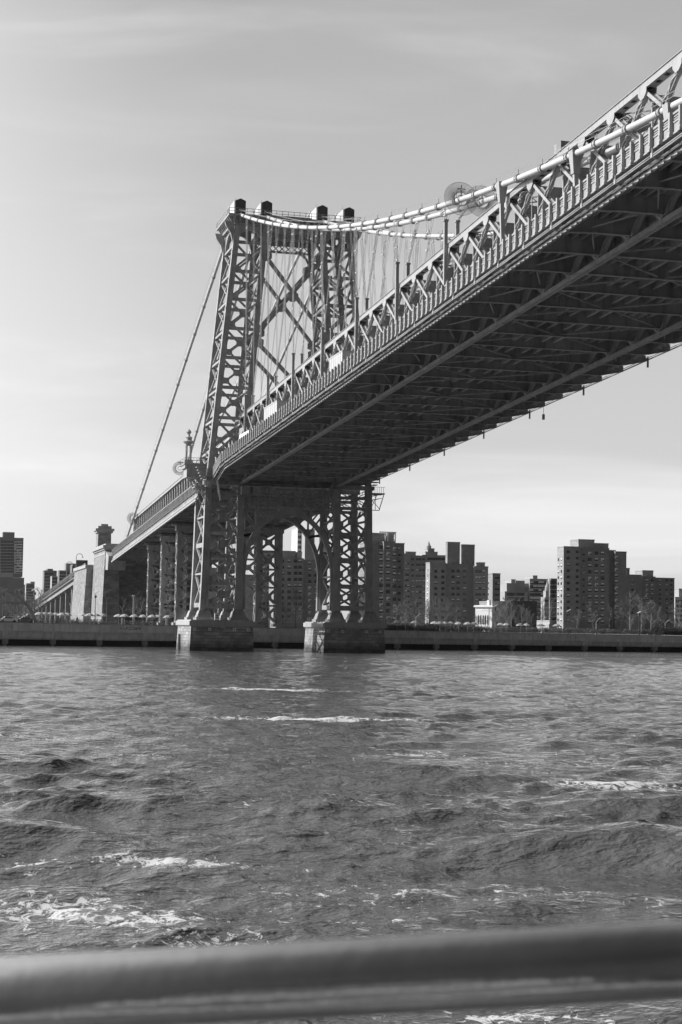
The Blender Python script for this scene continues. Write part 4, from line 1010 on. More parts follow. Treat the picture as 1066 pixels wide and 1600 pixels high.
# ------------------------------------------------------------------ approach viaduct inland
VI = empty('approach_viaduct', 'long approach viaduct on paired columns descending inland behind the anchorage', 'viaduct', None, (0, 226, 4.3))
def zv(Y): return 22.6 - .0415*(Y-226)
b = MB()
for r0, r1, x0, x1 in ((-1.9,-.3,-16.6,-16.2),(-.3,.05,-17.4,-16.6),(.9,1.25,-17.3,-17.1),(1.7,2.3,-17.2,-17.0),(-1.9,.0,16.2,16.6),(-.5,0,-17,17)):
    Y0, Y1 = 226.2, 700; b.hexa([(x0,0,zv(Y0)+r0-4.3),(x1,0,zv(Y0)+r0-4.3),(x1,Y1-226,zv(Y1)+r0-4.3),(x0,Y1-226,zv(Y1)+r0-4.3)], [(x0,0,zv(Y0)+r1-4.3),(x1,0,zv(Y0)+r1-4.3),(x1,Y1-226,zv(Y1)+r1-4.3),(x0,Y1-226,zv(Y1)+r1-4.3)])
b.build('viaduct_deck', CONC, VI)
vb = MB()
for k in range(120): 
    Y = 228+k*3.5; vb.box(-17.5,-17.3,Y-226-.15,Y-226+.15,zv(Y)-.2-4.3,zv(Y)+2.35-4.3)
tag(vb.build('railing_post', CONC, VI), kind='stuff')
for k in range(17):
    Y = 240+k*24.0 if k < 12 else 504+(k-11)*27.
    for x in (-15.2, -5.5, 5.5, 15.2):
        b = MB(); b.box(x-.65,x+.65,Y-226-.7,Y-226+.7,0,zv(Y)-3.0-4.3); b.build('column', STEEL_L if x < -14 else STEEL, VI)
    b = MB(); b.box(-15.8,15.8,Y-226-.5,Y-226+.5,zv(Y)-3.0-4.3,zv(Y)-1.9-4.3); b.prism([(-16.6,Y-226,zv(Y)-6.2),(-14.5,Y-226,zv(Y)-8.4),(-14.5,Y-226,zv(Y)-6.2)],(0,-.4,0),(0,.4,0)); b.build('cross_beam', STEEL, VI)
# viaduct lamps with hooked arms
LN = [0]
def hook_lamp(px, Y, x, label):
    z0 = zv(Y)+.05 ; e = empty('roadway_lamp', label, 'street lamp', 'hooked lamps on the viaduct', (x, Y, z0))
    b = MB(); b.tube([(0,0,0),(0,0,7.2)]+[(1.1*(1-math.cos(t)),0,7.2+1.1*math.sin(t)) for t in [PI*i/8 for i in range(1,9)]], .11, 6); b.build('pole', STEEL_L, e)
    b = MB(); b.lathe([(.1,.4),(.35,0),(0,-.1)], (2.2,0,6.9), 8); b.build('lamp_head', STEEL_L, e)
hook_lamp(0, 262, -16.8, 'pale hooked lamp on the viaduct nearest the turret'); hook_lamp(0, 300, -16.8, 'pale hooked lamp on the viaduct beside the dark rooftop sign')

# ------------------------------------------------------------------ buildings
def win_mesh(kind):
    b = MB(); w_, h_ = 1.5, 1.4
    b.mi = 0; b.box(-w_/2,w_/2,-.06,.05,0,h_)
    b.mi = 1
    if kind == 'dark': b.box(-w_/2,w_/2,-.16,-.065,-.12,0)
    if kind == 'half': b.box(-w_/2+.08,w_/2-.08,-.09,-.062,h_*.5,h_-.08); b.box(-w_/2,w_/2,-.18,-.065,-.14,0)
    if kind == 'light': b.box(-w_/2+.08,-.05,-.09,-.062,.15,h_-.08); b.box(.05,w_/2-.08,-.09,-.062,h_*.4,h_-.08); b.box(-w_/2,w_/2,-.18,-.065,-.14,0)
    me = bpy.data.meshes.new('window_'+kind); me.from_pydata(b.v, [], b.f); me.materials.append(GLASSD); me.materials.append(BLIND)
    me.polygons.foreach_set('material_index', b.m); me.update(); return me
WM = {k: win_mesh(k) for k in ('dark','half','light')}
class Bldg:
    def __init__(s, label, cat='apartment building', group=None, Y=370, px=600, name='apartment_block'):
        c = atY(px, 985, Y); s.o = Vector((c.x, Y, 4.3)); s.e = empty(name, label, cat, group, tuple(s.o)); s.Y = Y; s.nw = 0; s.extra = []
    def blk(s, px0, px1, pt, m, Y=None, pb=None, back=None, depth=14, name='wall'):
        """front face from px0 to px1, top at pt; left side reaches back to pixel 'back' or depth"""
        Y = Y or s.Y; a = atY(px0, pt, Y); c = atY(px1, pt, Y); z0 = 4.3 if pb is None else atY(px0, pb, Y).z
        if back is not None:
            depth = max(3, min(60, (atX(back, pt, a.x).y - Y)))
        b = MB(); b.box(a.x-s.o.x, c.x-s.o.x, Y-s.Y, Y-s.Y+depth, z0-s.o.z, a.z-s.o.z)
        b.box(a.x-s.o.x-.12, c.x-s.o.x+.12, Y-s.Y-.12, Y-s.Y+depth+.12, a.z-s.o.z, a.z-s.o.z+.5)
        o = b.build(name, m, s.e); s.last = (a.x, c.x, Y, depth, a.z); return o
    def win(s, cols, y0, dy, n, kinds=('half',), Y=None, sc=1.0, wide=None):
        Y = Y or s.Y
        for c in cols:
            for k in range(n):
                y = y0+dy*k; q = atY(c, y, Y); kd = random.choice(kinds)
                s.put((q.x-s.o.x, Y-s.Y, q.z-s.o.z-.7), 0, kd, sc)
    def sidewin(s, fr, y0, dy, n, kinds=('half',), sc=1.0):
        x, _, Y, d, zt = s.last
        for f in fr:
            for k in range(n):
                q = atY(600, y0+dy*k, Y); s.put((x-s.o.x, Y-s.Y+d*f, q.z-s.o.z-.7+(0)), -PI/2, random.choice(kinds), sc)
    def put(s, loc, rz, kd, sc):
        sc *= 1.2
        if s.nw < 100:
            o = bpy.data.objects.new('window', WM[kd]); COL.objects.link(o); o.parent = s.e; o.location = loc; o.rotation_euler[2] = rz; o.scale = (sc,1,sc); s.nw += 1
        else: s.extra.append((loc, rz, kd, sc))
    def done(s):
        if s.extra:
            b = MB()
            for loc, rz, kd, sc in s.extra:
                me = WM[kd]; Mx = Matrix.Translation(loc) @ Matrix.Rotation(rz,4,'Z') @ Matrix.Diagonal((sc,1,sc,1))
                base = len(b.v); b.v += [tuple(Mx @ v.co) for v in me.vertices]
                for p in me.polygons: b.f.append(tuple(base+i for i in p.vertices)); b.m.append(p.material_index)
            tag(b.build('window', [GLASSD, BLIND], s.e), kind='stuff')
def dim(*a): return a
HS = ('half','half','light','dark'); DK = ('dark','dark','dark','half')
# right of the tower
B = Bldg('brown brick housing slab right beside the bridge tower with open rooftop frame', px=600, Y=370)
B.blk(577, 600, 848, BRICK, Y=372, depth=16); B.blk(600, 617, 847.5, BRICK, depth=16); B.blk(617, 632, 850, BRICK, Y=373, depth=14)
B.blk(579, 602, 834, BRICK2, Y=374, pb=850, depth=8, name='roof_house'); B.blk(607, 616, 834, BRICK2, Y=374, pb=850, depth=6, name='roof_house')
b = MB()
for px in (602.5, 606, 617.5):
    q = atY(px, 833, 373); b.box(q.x-B.o.x-.25,q.x-B.o.x+.25,2.6,3.2,atY(px,850,373).z-4.3,q.z-4.3)
q0, q1 = atY(592,832,373), atY(619,832,373); b.box(q0.x-B.o.x,q1.x-B.o.x,2.4,3.4,q0.z-4.3,q0.z-3.9); b.build('roof_frame', WHITEP, B.e)
B.win((595.5,606.5), 855.5, 10.0, 12, HS, sc=1.0, Y=370); B.win((616.5,), 857, 10.0, 12, HS, sc=.9); B.win((624,), 857, 10, 11, DK, Y=373, sc=.7); B.done()
B = Bldg('dim brown brick housing slab just right of the slab beside the tower', px=645, Y=520)
B.blk(630, 641, 866, BRICK2, Y=520); B.blk(641, 668, 869, BRICK, Y=520.5, depth=16); B.blk(634,650,863,BRICK2,Y=526,pb=869,depth=8,name='roof_house')
B.win((634.5,637.5), 881, 8.6, 10, DK, Y=520, sc=.8); B.win((645,652,656.5,662), 874, 8.6, 11, DK, Y=520.5, sc=.8); B.done()
B = Bldg('pale stepped tower block with a roof ornament, peeking over the dim brown slab', px=680, Y=560)
B.blk(660, 697, 868, FARB, depth=20); B.blk(665, 684, 863, FARB, Y=561, pb=870, depth=12, name='penthouse'); B.blk(669,679,858,FARB,Y=562,pb=864,depth=6,name='penthouse'); 
b = MB(); q = atY(670,856,562); b.lathe([(1.5,0),(1.5,2.0),(.9,2.6),(.3,4.2),(0,5)], (q.x-B.o.x,2,q.z-4.3-1), 8); b.build('roof_ornament', FARB, B.e)
B.win((668,673,678,683,688,693), 874, 8.0, 4, ('dark',), sc=1.0); B.done()
B = Bldg('wide brown brick block with two tall dark rooftop stacks and a sunlit end wall', px=700, Y=440)
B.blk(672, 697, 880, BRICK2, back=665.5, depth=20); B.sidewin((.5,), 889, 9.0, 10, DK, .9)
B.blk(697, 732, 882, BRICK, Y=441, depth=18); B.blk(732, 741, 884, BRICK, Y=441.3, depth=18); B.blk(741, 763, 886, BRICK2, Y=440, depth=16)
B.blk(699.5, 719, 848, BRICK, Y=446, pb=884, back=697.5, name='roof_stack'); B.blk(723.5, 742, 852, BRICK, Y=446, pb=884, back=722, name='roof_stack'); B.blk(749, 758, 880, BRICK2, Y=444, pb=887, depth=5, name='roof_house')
B.win((681,692), 893, 9.0, 9, DK, sc=.9); B.win((708,716,726), 893, 9.0, 9, DK, Y=441, sc=.9); B.win((745,750,756), 893, 9.0, 8, HS, sc=.8); B.done()
B = Bldg('small dark brick block with a bright sunlit end, right of the twin-stack block', px=772, Y=470)
B.blk(770, 782, 897, BRICK, back=761, depth=14); B.sidewin((.7,), 906, 9, 7, ('dark',), .6); B.win((775,779), 903, 8.8, 8, DK, sc=.7); B.done()
# far skyline between
def far(label, Y, blks, cols=(), rows=None, m=FARB, kinds=('dark',), sc=1.6, grp=None):
    B = Bldg(label, px=blks[0][0], Y=Y, group=grp)
    for i, q in enumerate(blks):
        B.blk(q[0], q[1], q[2], q[3] if len(q) > 3 and q[3] else m, Y=Y+i*1.5, depth=18, back=q[4] if len(q) > 4 else None, name='wall' if i == 0 else 'wing')
    if rows: B.win(cols, rows[0], rows[1], rows[2], kinds, sc=sc, Y=Y)
    B.done(); return B
far('hazy stepped block with rooftop tank above the white hall', 900, [(789,825,925),(792,806,912),(806,820,908),(799,806,906),(820,825,918)], (795,799,803,809,813,817), (930,7,5))
far('hazy tall twin-height block right of the stepped skyline block', 900, [(828,856,905),(833,840,900),(828,834,909)], (831,836,840,844,848,852), (912,6.2,10), kinds=('dark','half'))
B = Bldg('white spired tower between the hazy block and the big brick block', px=856, Y=800, cat='tower building', name='spired_tower')
B.blk(851.5, 859, 934, FARB, depth=8); B.blk(853, 858, 924, FARB, Y=801, pb=934, depth=5, name='upper_stage'); b = MB(); q = atY(855.5,924,803); b.lathe([(2.2,0),(1.9,3),(1.0,5),(.3,8),(0,10)], (q.x-B.o.x,3,q.z-4.3), 8); b.build('spire', FARB, B.e)
B.win((853.5,857), 940, 7, 4, ('dark',), sc=1.3); B.done()
far('narrow dark block with pale edge directly left of the big brick block', 650, [(861,871,905,FARD,858)], (863,867), (912,7,9), kinds=('dark',), m=FARD)
far('low white building with flat roofs behind the promenade, left of the big brick block', 330, [(858,868,977,FARB),(859,863,971,FARB),(863,867,974,FARB)], (), None, m=FARB)
# white hall: its facade turns towards the sun
c = atY(769, 985, 226)
HL = empty('white_hall', 'small white classical hall with arched windows and cornice facing the river', 'hall', None, (c.x, 226, 4.3), R(-50))
b = MB(); b.box(-6.9,0,0,11,0,8.6); b.build('wall', WHITEP, HL)
b = MB(); b.box(-7.4,.45,-.5,11.3,8.6,9.0); b.box(-7.2,.25,-.3,11.2,9.0,9.3); b.build('cornice', WHITEP, HL)
b = MB(); b.box(-3.4,-2.4,2,3.2,9.3,11.2); b.build('chimney', WHITEP, HL)
b = MB(); b.box(-6.0,-1.4,-.06,-.002,7.3,7.8); b.build('frieze', BLIND, HL)
for k in range(5):
    x = -5.6+k*.95; b = MB(); b.prism([(x-.24,-.002,2.6),(x+.24,-.002,2.6),(x+.24,-.002,5.4),(x+.15,-.002,5.7),(x,-.002,5.8),(x-.15,-.002,5.7),(x-.24,-.002,5.4)],(0,-.05,0),(0,0,0)); b.build('arched_window', GLASSD, HL)
b = MB(); b.box(-1.5,-1.3,-.12,-.002,0,8.6); b.box(-.2,0.02,-.12,-.002,0,8.6); b.build('pilaster', PALE, HL)
B = Bldg('low brick hall extension with a mid-grey bay and a dark bay', 'brick building', px=800, Y=236, name='brick_building')
B.blk(769.5, 798, 941, mat('grey_brick', .30, .9, var=.12, scale=.4, stain=.2), depth=14); B.blk(798.2, 839, 941, mat('dark_brick', .10, .9, var=.2, scale=.4), Y=235, depth=18, name='dark_wing')  # second bay has one even, darker tone
b = MB()
for k in range(14): q = atY(801+k*2.7, 941, 237); b.box(q.x-B.o.x,q.x-B.o.x+.5,1,1.4,q.z-4.3,q.z-4.3+random.uniform(.4,1.0))
b.build('roof_clutter', DARKMETAL, B.e); B.done()
# big block on the right
B = Bldg('large brown brick housing tower with a narrow sunlit side wall', px=925, Y=370)
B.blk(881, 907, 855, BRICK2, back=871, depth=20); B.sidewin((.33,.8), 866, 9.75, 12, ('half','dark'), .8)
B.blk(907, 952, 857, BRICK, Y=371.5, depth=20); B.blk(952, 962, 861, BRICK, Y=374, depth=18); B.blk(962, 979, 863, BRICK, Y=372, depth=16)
B.blk(904, 929, 844, BRICK2, Y=376, pb=857, depth=10, name='roof_house'); B.blk(929, 951, 850, BRICK2, Y=377, pb=859, depth=9, name='roof_house')
B.win((888,902), 862.5, 9.75, 12, DK, sc=.8); B.win((921.5,932,941.5), 865, 9.75, 12, HS, Y=371.5, sc=1.0); B.win((912,), 866, 9.75, 11, DK, Y=371.5, sc=.6); B.win((963,), 871, 9.6, 11, ('light','half'), Y=372, sc=.95); B.done()
B = Bldg('lower brown brick block at the right edge behind the large housing tower', px=1015, Y=400)
B.blk(976, 1003, 899, BRICK2, depth=14); B.blk(1003, 1024, 902, BRICK, Y=401, depth=14); B.blk(1024, 1054, 904, BRICK, Y=402, depth=14); B.blk(1004, 1021, 892.5, BRICK2, Y=405, pb=903, depth=8, name='roof_house'); B.blk(979,984,889,FARD,Y=404,pb=899,depth=4,name='roof_house')
B.win((988,), 907, 7.2, 8, DK, sc=.7); B.win((1011,1019), 907, 7.2, 8, HS, Y=401, sc=.8); B.win((1031,1042,1049), 907, 7.2, 8, DK, Y=402, sc=.7); B.done()
B = Bldg('white building with rows of dark windows at the far right edge', px=1060, Y=480)
B.blk(1055, 1085, 934, PALE, depth=14); B.blk(1061, 1085, 921, FARB, Y=484, pb=934, depth=8, name='penthouse'); B.win((1058,1062,1066,1070), 940, 7.5, 5, ('dark',), sc=.9); B.done()
# seen through the arch
B = Bldg('brown brick housing block seen through the bridge arch', px=470, Y=380)
B.blk(433, 475, 873, BRICK2, depth=16); B.blk(475, 512, 876, BRICK, Y=381, depth=16); B.blk(437,462,862,BRICK2,Y=384,pb=873,depth=8,name='roof_house'); B.blk(464,472,864,PALE,Y=385,pb=873,depth=6,name='roof_house')
B.win((441,452,462,469), 877, 9.6, 10, DK, sc=.9); B.win((484,494,503), 880, 9.6, 10, HS, Y=381, sc=.8); B.done()
B = Bldg('brown brick housing block behind the left leg of the bridge', px=410, Y=400)
B.blk(330, 400, 900, BRICK, depth=16); B.blk(398, 430, 862, BRICK2, Y=401, depth=16); B.win((404,412,420), 868, 9.4, 10, DK, Y=401, sc=.8); B.win((340,352,366,380), 908, 9.4, 7, DK, sc=.8); B.done()
far('slim pale tower seen through the arch, left of the grey one', 700, [(465.5,475,826,PALE)], (468,472), (832,8,6), m=PALE, sc=1.2)
far('slim grey tower seen through the arch, right of the pale one', 690, [(477,492,828)], (), None)
# left shore
B = Bldg('tall apartment tower at the left edge, pale facade panels over dark base', px=20, Y=1300)
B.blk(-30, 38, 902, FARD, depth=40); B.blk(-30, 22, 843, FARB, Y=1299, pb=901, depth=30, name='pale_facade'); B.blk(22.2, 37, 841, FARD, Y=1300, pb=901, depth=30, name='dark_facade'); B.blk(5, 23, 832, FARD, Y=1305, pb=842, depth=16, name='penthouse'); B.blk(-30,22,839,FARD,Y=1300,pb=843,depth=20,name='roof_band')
B.win((4,9,14,19), 848, 4.6, 11, ('dark',), Y=1299, sc=1.9); B.win((24.5,29,33), 848.5, 4.2, 12, ('light','half'), Y=1300, sc=1.5); B.done()
far('pale hazy block right of the tall left-edge tower', 1500, [(32,39.5,914)], (), None)
far('pale hazy slab with horizontal bands, between the left tower and the viaduct', 1450, [(41.5,54,912),(48,54.5,909.5)], (44,47,50), (918,4.5,6), sc=2.4)
far('slim dark tower at the left of the skyline cluster', 1200, [(69.5,89,892,FARD),(75,83,889.5,FARD)], (72,75,78,81), (898,5,8), m=FARD, sc=1.3)
far('pale narrow block between the two dark towers of the skyline cluster', 1150, [(81.5,91,901)], (83.5,86,89), (905,5,6), sc=1.4)
far('broad dark ribbed block right of the pale narrow block', 1100, [(93,112,892,FARD)], (95,98,101,104,107,110), (896,5,7), m=FARD, sc=1.0)
far('light grey block rising over the broad dark ribbed block', 1250, [(103,127,881)], (), None)
far('dark brick block closest to the viaduct in the skyline cluster', 1050, [(113,137,883,FARD)], (117,122,127), (888,5,6), m=FARD, sc=1.2)
b = MB(); q0, q1 = atY(119.5,875,400), atY(137,883.5,400); e = empty('rooftop_sign', 'blank dark rectangular sign board standing over the viaduct', 'sign', None, (q0.x,400,zv(400)))
b.box(0,q1.x-q0.x,-.2,.2,q1.z-zv(400),q0.z-zv(400)); b.build('board', DARKMETAL, e)
for u in (.15,.85): b = MB(); x = (q1.x-q0.x)*u; b.box(x-.1,x+.1,-.1,.1,0,q1.z-zv(400)+.3); b.build('post', DARKMETAL, e)
# ------------------------------------------------------------------ footbridge arch at the left
FB = empty('footbridge', 'dark steel arch footbridge at the left behind the seawall', 'footbridge', None, (-50,125,4.3))
for dy in (0, 5):
    b = MB(); pts = []
    x1 = atY(55,978,125).x+50; n = 22; Wd = 34.0
    for i in range(n+1):
        t = PI*i/n; pts.append((x1-Wd/2-Wd/2*math.cos(t)*-1 if False else x1-Wd/2+Wd/2*math.cos(t), dy, 10.8*math.sin(t)))
    for i in range(n): b.bar(pts[i], pts[i+1], .5, .7, side=(0,1,0))
    for i in range(3, n-2, 2):
        if pts[i][2] > 6.2: b.bar((pts[i][0],dy,6.0), pts[i], .1, .1)
    b.build('arch_rib', STEEL_D, FB)
b = MB(); b.box(-30, x1-3, .3, 4.7, 5.6, 6.1); 
for z in (6.6,7.1): b.bar((-30,.3,z),(x1-3,.3,z),.06,.06)
b.build('deck', STEEL_D, FB)
# ------------------------------------------------------------------ promenade lamps, umbrellas, tables, people
def place(px, Yoff, seed=0):
    """point on the promenade along the view line of column px, Yoff metres behind the wall"""
    best = None
    for i in np.arange(-3, 24, .02):
        x, y = wall_pt(i); q = Vector((x,y,4.6))+wn*Yoff; d = q-CAM; u = 533+FPX*d.dot(rt2)/d.dot(fw)
        if best is None or abs(u-px) < best[0]: best = (abs(u-px), q, i)
    q = best[1]; q.z = wall_top(best[2])-.12; return q
def twin_lamp():
    e = empty('twin_arm_lamp', '', 'street lamp', 'pale twin-arm promenade lamps')
    b = MB(); b.tube([(0,0,0),(0,0,3.4)], [.11,.07], 8); b.box(-.22,.22,-.22,.22,0,.5); b.build('pole', PALE, e)
    for s_ in (-1,1):
        b = MB(); b.tube([(0,0,3.3),(s_*.35,0,3.75),(s_*.9,0,4.25)], .05, 6); b.hexa([(s_*.75,-.12,4.12),(s_*1.35,-.12,4.3),(s_*1.35,.12,4.3),(s_*.75,.12,4.12)],[(s_*.75,-.12,4.22),(s_*1.35,-.12,4.4),(s_*1.35,.12,4.4),(s_*.75,.12,4.22)]); b.build('lamp_arm', PALE, e)
    return e
def solar_lamp(h=7.6):
    e = empty('solar_lamp', '', 'solar lamp', 'dark solar lamps')
    b = MB(); b.tube([(0,0,0),(0,0,h)], [.12,.08], 8); b.box(-.2,.2,-.2,.2,0,.6); b.build('pole', DARKMETAL, e)
    b = MB(); b.hexa([(-.7,-.5,h-.05),(.75,-.5,h+.65),(.75,.5,h+.65),(-.7,.5,h-.05)],[(-.75,-.5,h+.02),(.7,-.5,h+.72),(.7,.5,h+.72),(-.75,.5,h+.02)]); b.build('solar_panel', mat('panel', .35, .25, var=.1, spec=.8), e)
    b = MB(); b.box(-.25,.25,-.2,.2,h-1.0,h-.45); b.build('battery_box', DARKMETAL, e)
    return e
def umbrella():
    e = empty('table_umbrella', '', 'umbrella table', 'umbrella tables on the promenade')
    b = MB(); n = 8; R1 = 1.15; base = 0
    vs = [(0,0,2.55)]+[(R1*.55*math.cos(2*PI*k/n),R1*.55*math.sin(2*PI*k/n),2.38) for k in range(n)]+[(R1*math.cos(2*PI*k/n),R1*math.sin(2*PI*k/n),2.0) for k in range(n)]+[(R1*math.cos(2*PI*k/n),R1*math.sin(2*PI*k/n),1.88) for k in range(n)]+[(0,0,2.35)]
    fs = [(0,1+k,1+(k+1)%n) for k in range(n)]+[(1+k,1+n+k,1+n+(k+1)%n,1+(k+1)%n) for k in range(n)]+[(1+n+k,1+2*n+k,1+2*n+(k+1)%n,1+n+(k+1)%n) for k in range(n)]+[(1+2*n+k,1+3*n,1+2*n+(k+1)%n) for k in range(n)]
    b.add(vs, fs); b.build('canopy', CANVAS, e)
    b = MB(); b.tube([(0,0,0),(0,0,2.6)], .04, 6); b.build('pole', PALE, e)
    b = MB(); b.lathe([(0,.72),(.6,.72),(.6,.76),(0,.76)], (0,0,0), 12); b.build('table_top', DARKMETAL, e)
    for k in range(3):
        t = 2*PI*k/3+.4; b = MB(); b.box(math.cos(t)*.95-.2,math.cos(t)*.95+.2,math.sin(t)*.95-.2,math.sin(t)*.95+.2,.42,.48); b.bar((math.cos(t)*.95,math.sin(t)*.95,0),(math.cos(t)*.95,math.sin(t)*.95,.42),.06,.06); b.build('stool', DARKMETAL, e)
    return e
tl = twin_lamp(); sp = [(649.5,20,1.0,'pale twin-arm lamp beside the umbrellas near the bridge tower'),(847,22,1.0,'pale twin-arm lamp in front of the dark brick wing'),(932,20,1.0,'pale twin-arm lamp in front of the large housing tower'),(1039,20,1.0,'pale twin-arm lamp at the right end of the promenade')]
for k, (px, yo, sc, lb_) in enumerate(sp):
    q = place(px, yo)
    if k == 0: tl.location = q; tl['label'] = lb_
    else: copy_thing(tl, q, 0, lb_)
so_ = solar_lamp(); sp = [(888.5,4,.75,'dark solar lamp in front of the sunlit side of the large housing tower'),(998.5,4,.75,'dark solar lamp in front of the right-edge brick block'),(651,30,.95,'solar lamp rising behind the twin-arm lamp near the tower'),(774,12,.85,'solar lamp beside the white hall'),(148.5,6,.9,'solar lamp in front of the left edge of the anchorage'),(167,6,.95,'solar lamp in front of the sunlit anchorage corner'),(32,8,.95,'solar lamp standing in front of the footbridge arch'),(54,6,.95,'solar lamp at the foot of the footbridge arch'),(4,8,.9,'solar lamp at the far left edge')]
for k, (px, yo, sc, lb_) in enumerate(sp):
    q = place(px, yo)
    if k == 0: so_.location = q; so_.scale = (sc,)*3; so_['label'] = lb_
    else: copy_thing(so_, q, (0,.3,-.2)[k%3], lb_, sc)
pt = empty('flood_light_pole', 'slim pale flood light pole in front of the dark anchorage face', 'light pole', None, tuple(place(207,10)))
b = MB(); b.tube([(0,0,0),(0,0,6.6)], [.09,.06], 6); b.build('pole', PALE, pt); b = MB(); b.box(-.25,.25,-.15,.15,6.6,6.85); b.build('lamp_head', WHITEP, pt)
pt = empty('flood_light_pole', 'slim pale pole between the viaduct columns', 'light pole', None, tuple(place(110,14)))
b = MB(); b.tube([(0,0,0),(0,0,4.4)], [.09,.06], 6); b.build('pole', PALE, pt); b = MB(); b.box(-.3,.3,-.15,.15,4.4,4.65); b.build('lamp_head', WHITEP, pt)
um = umbrella(); upx = [61,70,78,87,97,105,131,139,150,160,185,195,210,223,238,247,262,620,634,648,679,687,696,704,717,731,740,783,792,813,822,845,870]
for k, px in enumerate(upx):
    q = place(px, 10+(k*37 % 7)); zone = None
    gs = [(0,140,'below the approach viaduct'),(140,300,'before the stone anchorage'),(300,660,'just right of the bridge tower'),(660,745,'left of the white hall'),(745,900,'before the brick hall extension')]
    zone = [g for g in gs if g[0] <= px < g[1]][0]; mem = [u for u in upx if zone[0] <= u < zone[1]]; r_ = mem.index(px)
    lb_ = 'pale table umbrella, '+('leftmost' if r_ == 0 else 'rightmost' if r_ == len(mem)-1 else ('second','third','fourth','fifth','sixth','seventh','eighth','ninth','tenth')[r_-1]+' from left')+' of those '+zone[2]
    if k == 0: um.location = q; um['label'] = lb_
    else: copy_thing(um, q, k*.7, lb_)
# small white sedan and dark cars parked inland
def car(m):
    e = empty('parked_car', '', 'car', 'cars parked behind the promenade')
    b = MB(); prof = [(-2.1,.35),(-2.15,.8),(-1.9,.95),(-1.3,1.0),(-.8,1.42),(.7,1.42),(1.35,1.0),(2.0,.9),(2.15,.6),(2.1,.35)]
    b.prism([(x,0,z) for x,z in prof], (0,-.85,0), (0,.85,0)); b.build('body', m, e)
    b = MB(); b.prism([(x,0,z) for x,z in [(-1.15,1.03),(-.75,1.36),(.65,1.36),(1.15,1.03)]], (0,-.862,0), (0,.862,0)); b.build('window', GLASSD, e)
    for x in (-1.35,1.35):
        for y in (-.78,.78): b = MB(); b.tube([(x,y-.11,.33),(x,y+.11,.33)], .33, 14); b.build('wheel', BLACK, e)
    return e
c1_ = car(WHITEP); q = place(1022, 26); c1_.location = q; c1_['label'] = 'white car parked near the twin-arm lamp at the right end'; c1_.rotation_euler[2] = WA
c2_ = car(mat('car_grey', .12, .3, var=.05)); c2_.location = place(40, 30); c2_['label'] = 'dark grey car parked behind the railing near the footbridge'; c2_.rotation_euler[2] = WA
c3_ = car(mat('car_silver', .5, .3, var=.05)); c3_.location = place(12, 26); c3_['label'] = 'silver car parked at the far left behind the railing'; c3_.rotation_euler[2] = WA
# people
def person(cloth, pose=0):
    V = [(0,0,.95),(0,0,1.2),(0,0,1.42),(0,0,1.52),(0,.02,1.64),(.2,0,1.40),(.27,.02,1.15),(.28,-.08,.92),(-.2,0,1.40),(-.27,.02,1.15),(-.26,-.10,.93),(.1,0,.88),(.12,-.05+pose*.1,.48),(.13,.02+pose*.2,.08),(.13,-.14+pose*.2,.04),(-.1,0,.88),(-.11,-.03-pose*.1,.48),(-.12,.02-pose*.2,.08),(-.12,-.14-pose*.2,.04),(0,-.01,1.76)]
    E = [(0,1),(1,2),(2,3),(3,4),(2,5),(5,6),(6,7),(2,8),(8,9),(9,10),(0,11),(11,12),(12,13),(13,14),(0,15),(15,16),(16,17),(17,18),(4,19)]
    rad = [.14,.13,.15,.06,.09,.07,.05,.035,.07,.05,.035,.1,.065,.045,.04,.1,.065,.045,.04,.07]
    me = bpy.data.meshes.new('person'); me.from_pydata(V, E, []); o = bpy.data.objects.new('person', me); COL.objects.link(o)
    md = o.modifiers.new('s','SKIN'); me.skin_vertices[0].data[0].use_root = True
    for i, r_ in enumerate(rad): me.skin_vertices[0].data[i].radius = (r_, r_*.85)
    o.modifiers.new('u','SUBSURF').levels = 1
    dg = bpy.context.evaluated_depsgraph_get(); m2 = bpy.data.meshes.new_from_object(o.evaluated_get(dg)); bpy.data.objects.remove(o)
    m2.materials.clear(); m2.materials.append(cloth); m2.materials.append(SKIN)
    for p in m2.polygons: p.material_index = 1 if p.center.z > 1.5 or p.center.z < .0 else 0; p.use_smooth = True
    return m2
pm_ = [person(CLOTH, 1), person(CLOTH2, 0), person(CLOTH, -.6)]
for k, (px, yo, mi_, lb_) in enumerate(((191,5,1,'standing person in a light coat by the railing before the anchorage'),(259,6,1,'standing person in a light top left of the pier'),(94,5,0,'walking person in dark clothes below the viaduct'),(121,4,2,'person in dark clothes leaning by the railing left of the anchorage'),(718,7,0,'person in dark clothes by an umbrella near the white hall'))):
    o = bpy.data.objects.new('person', pm_[mi_]); COL.objects.link(o); o.location = place(px, yo); o.rotation_euler[2] = k*1.3; tag(o, lb_, 'person')
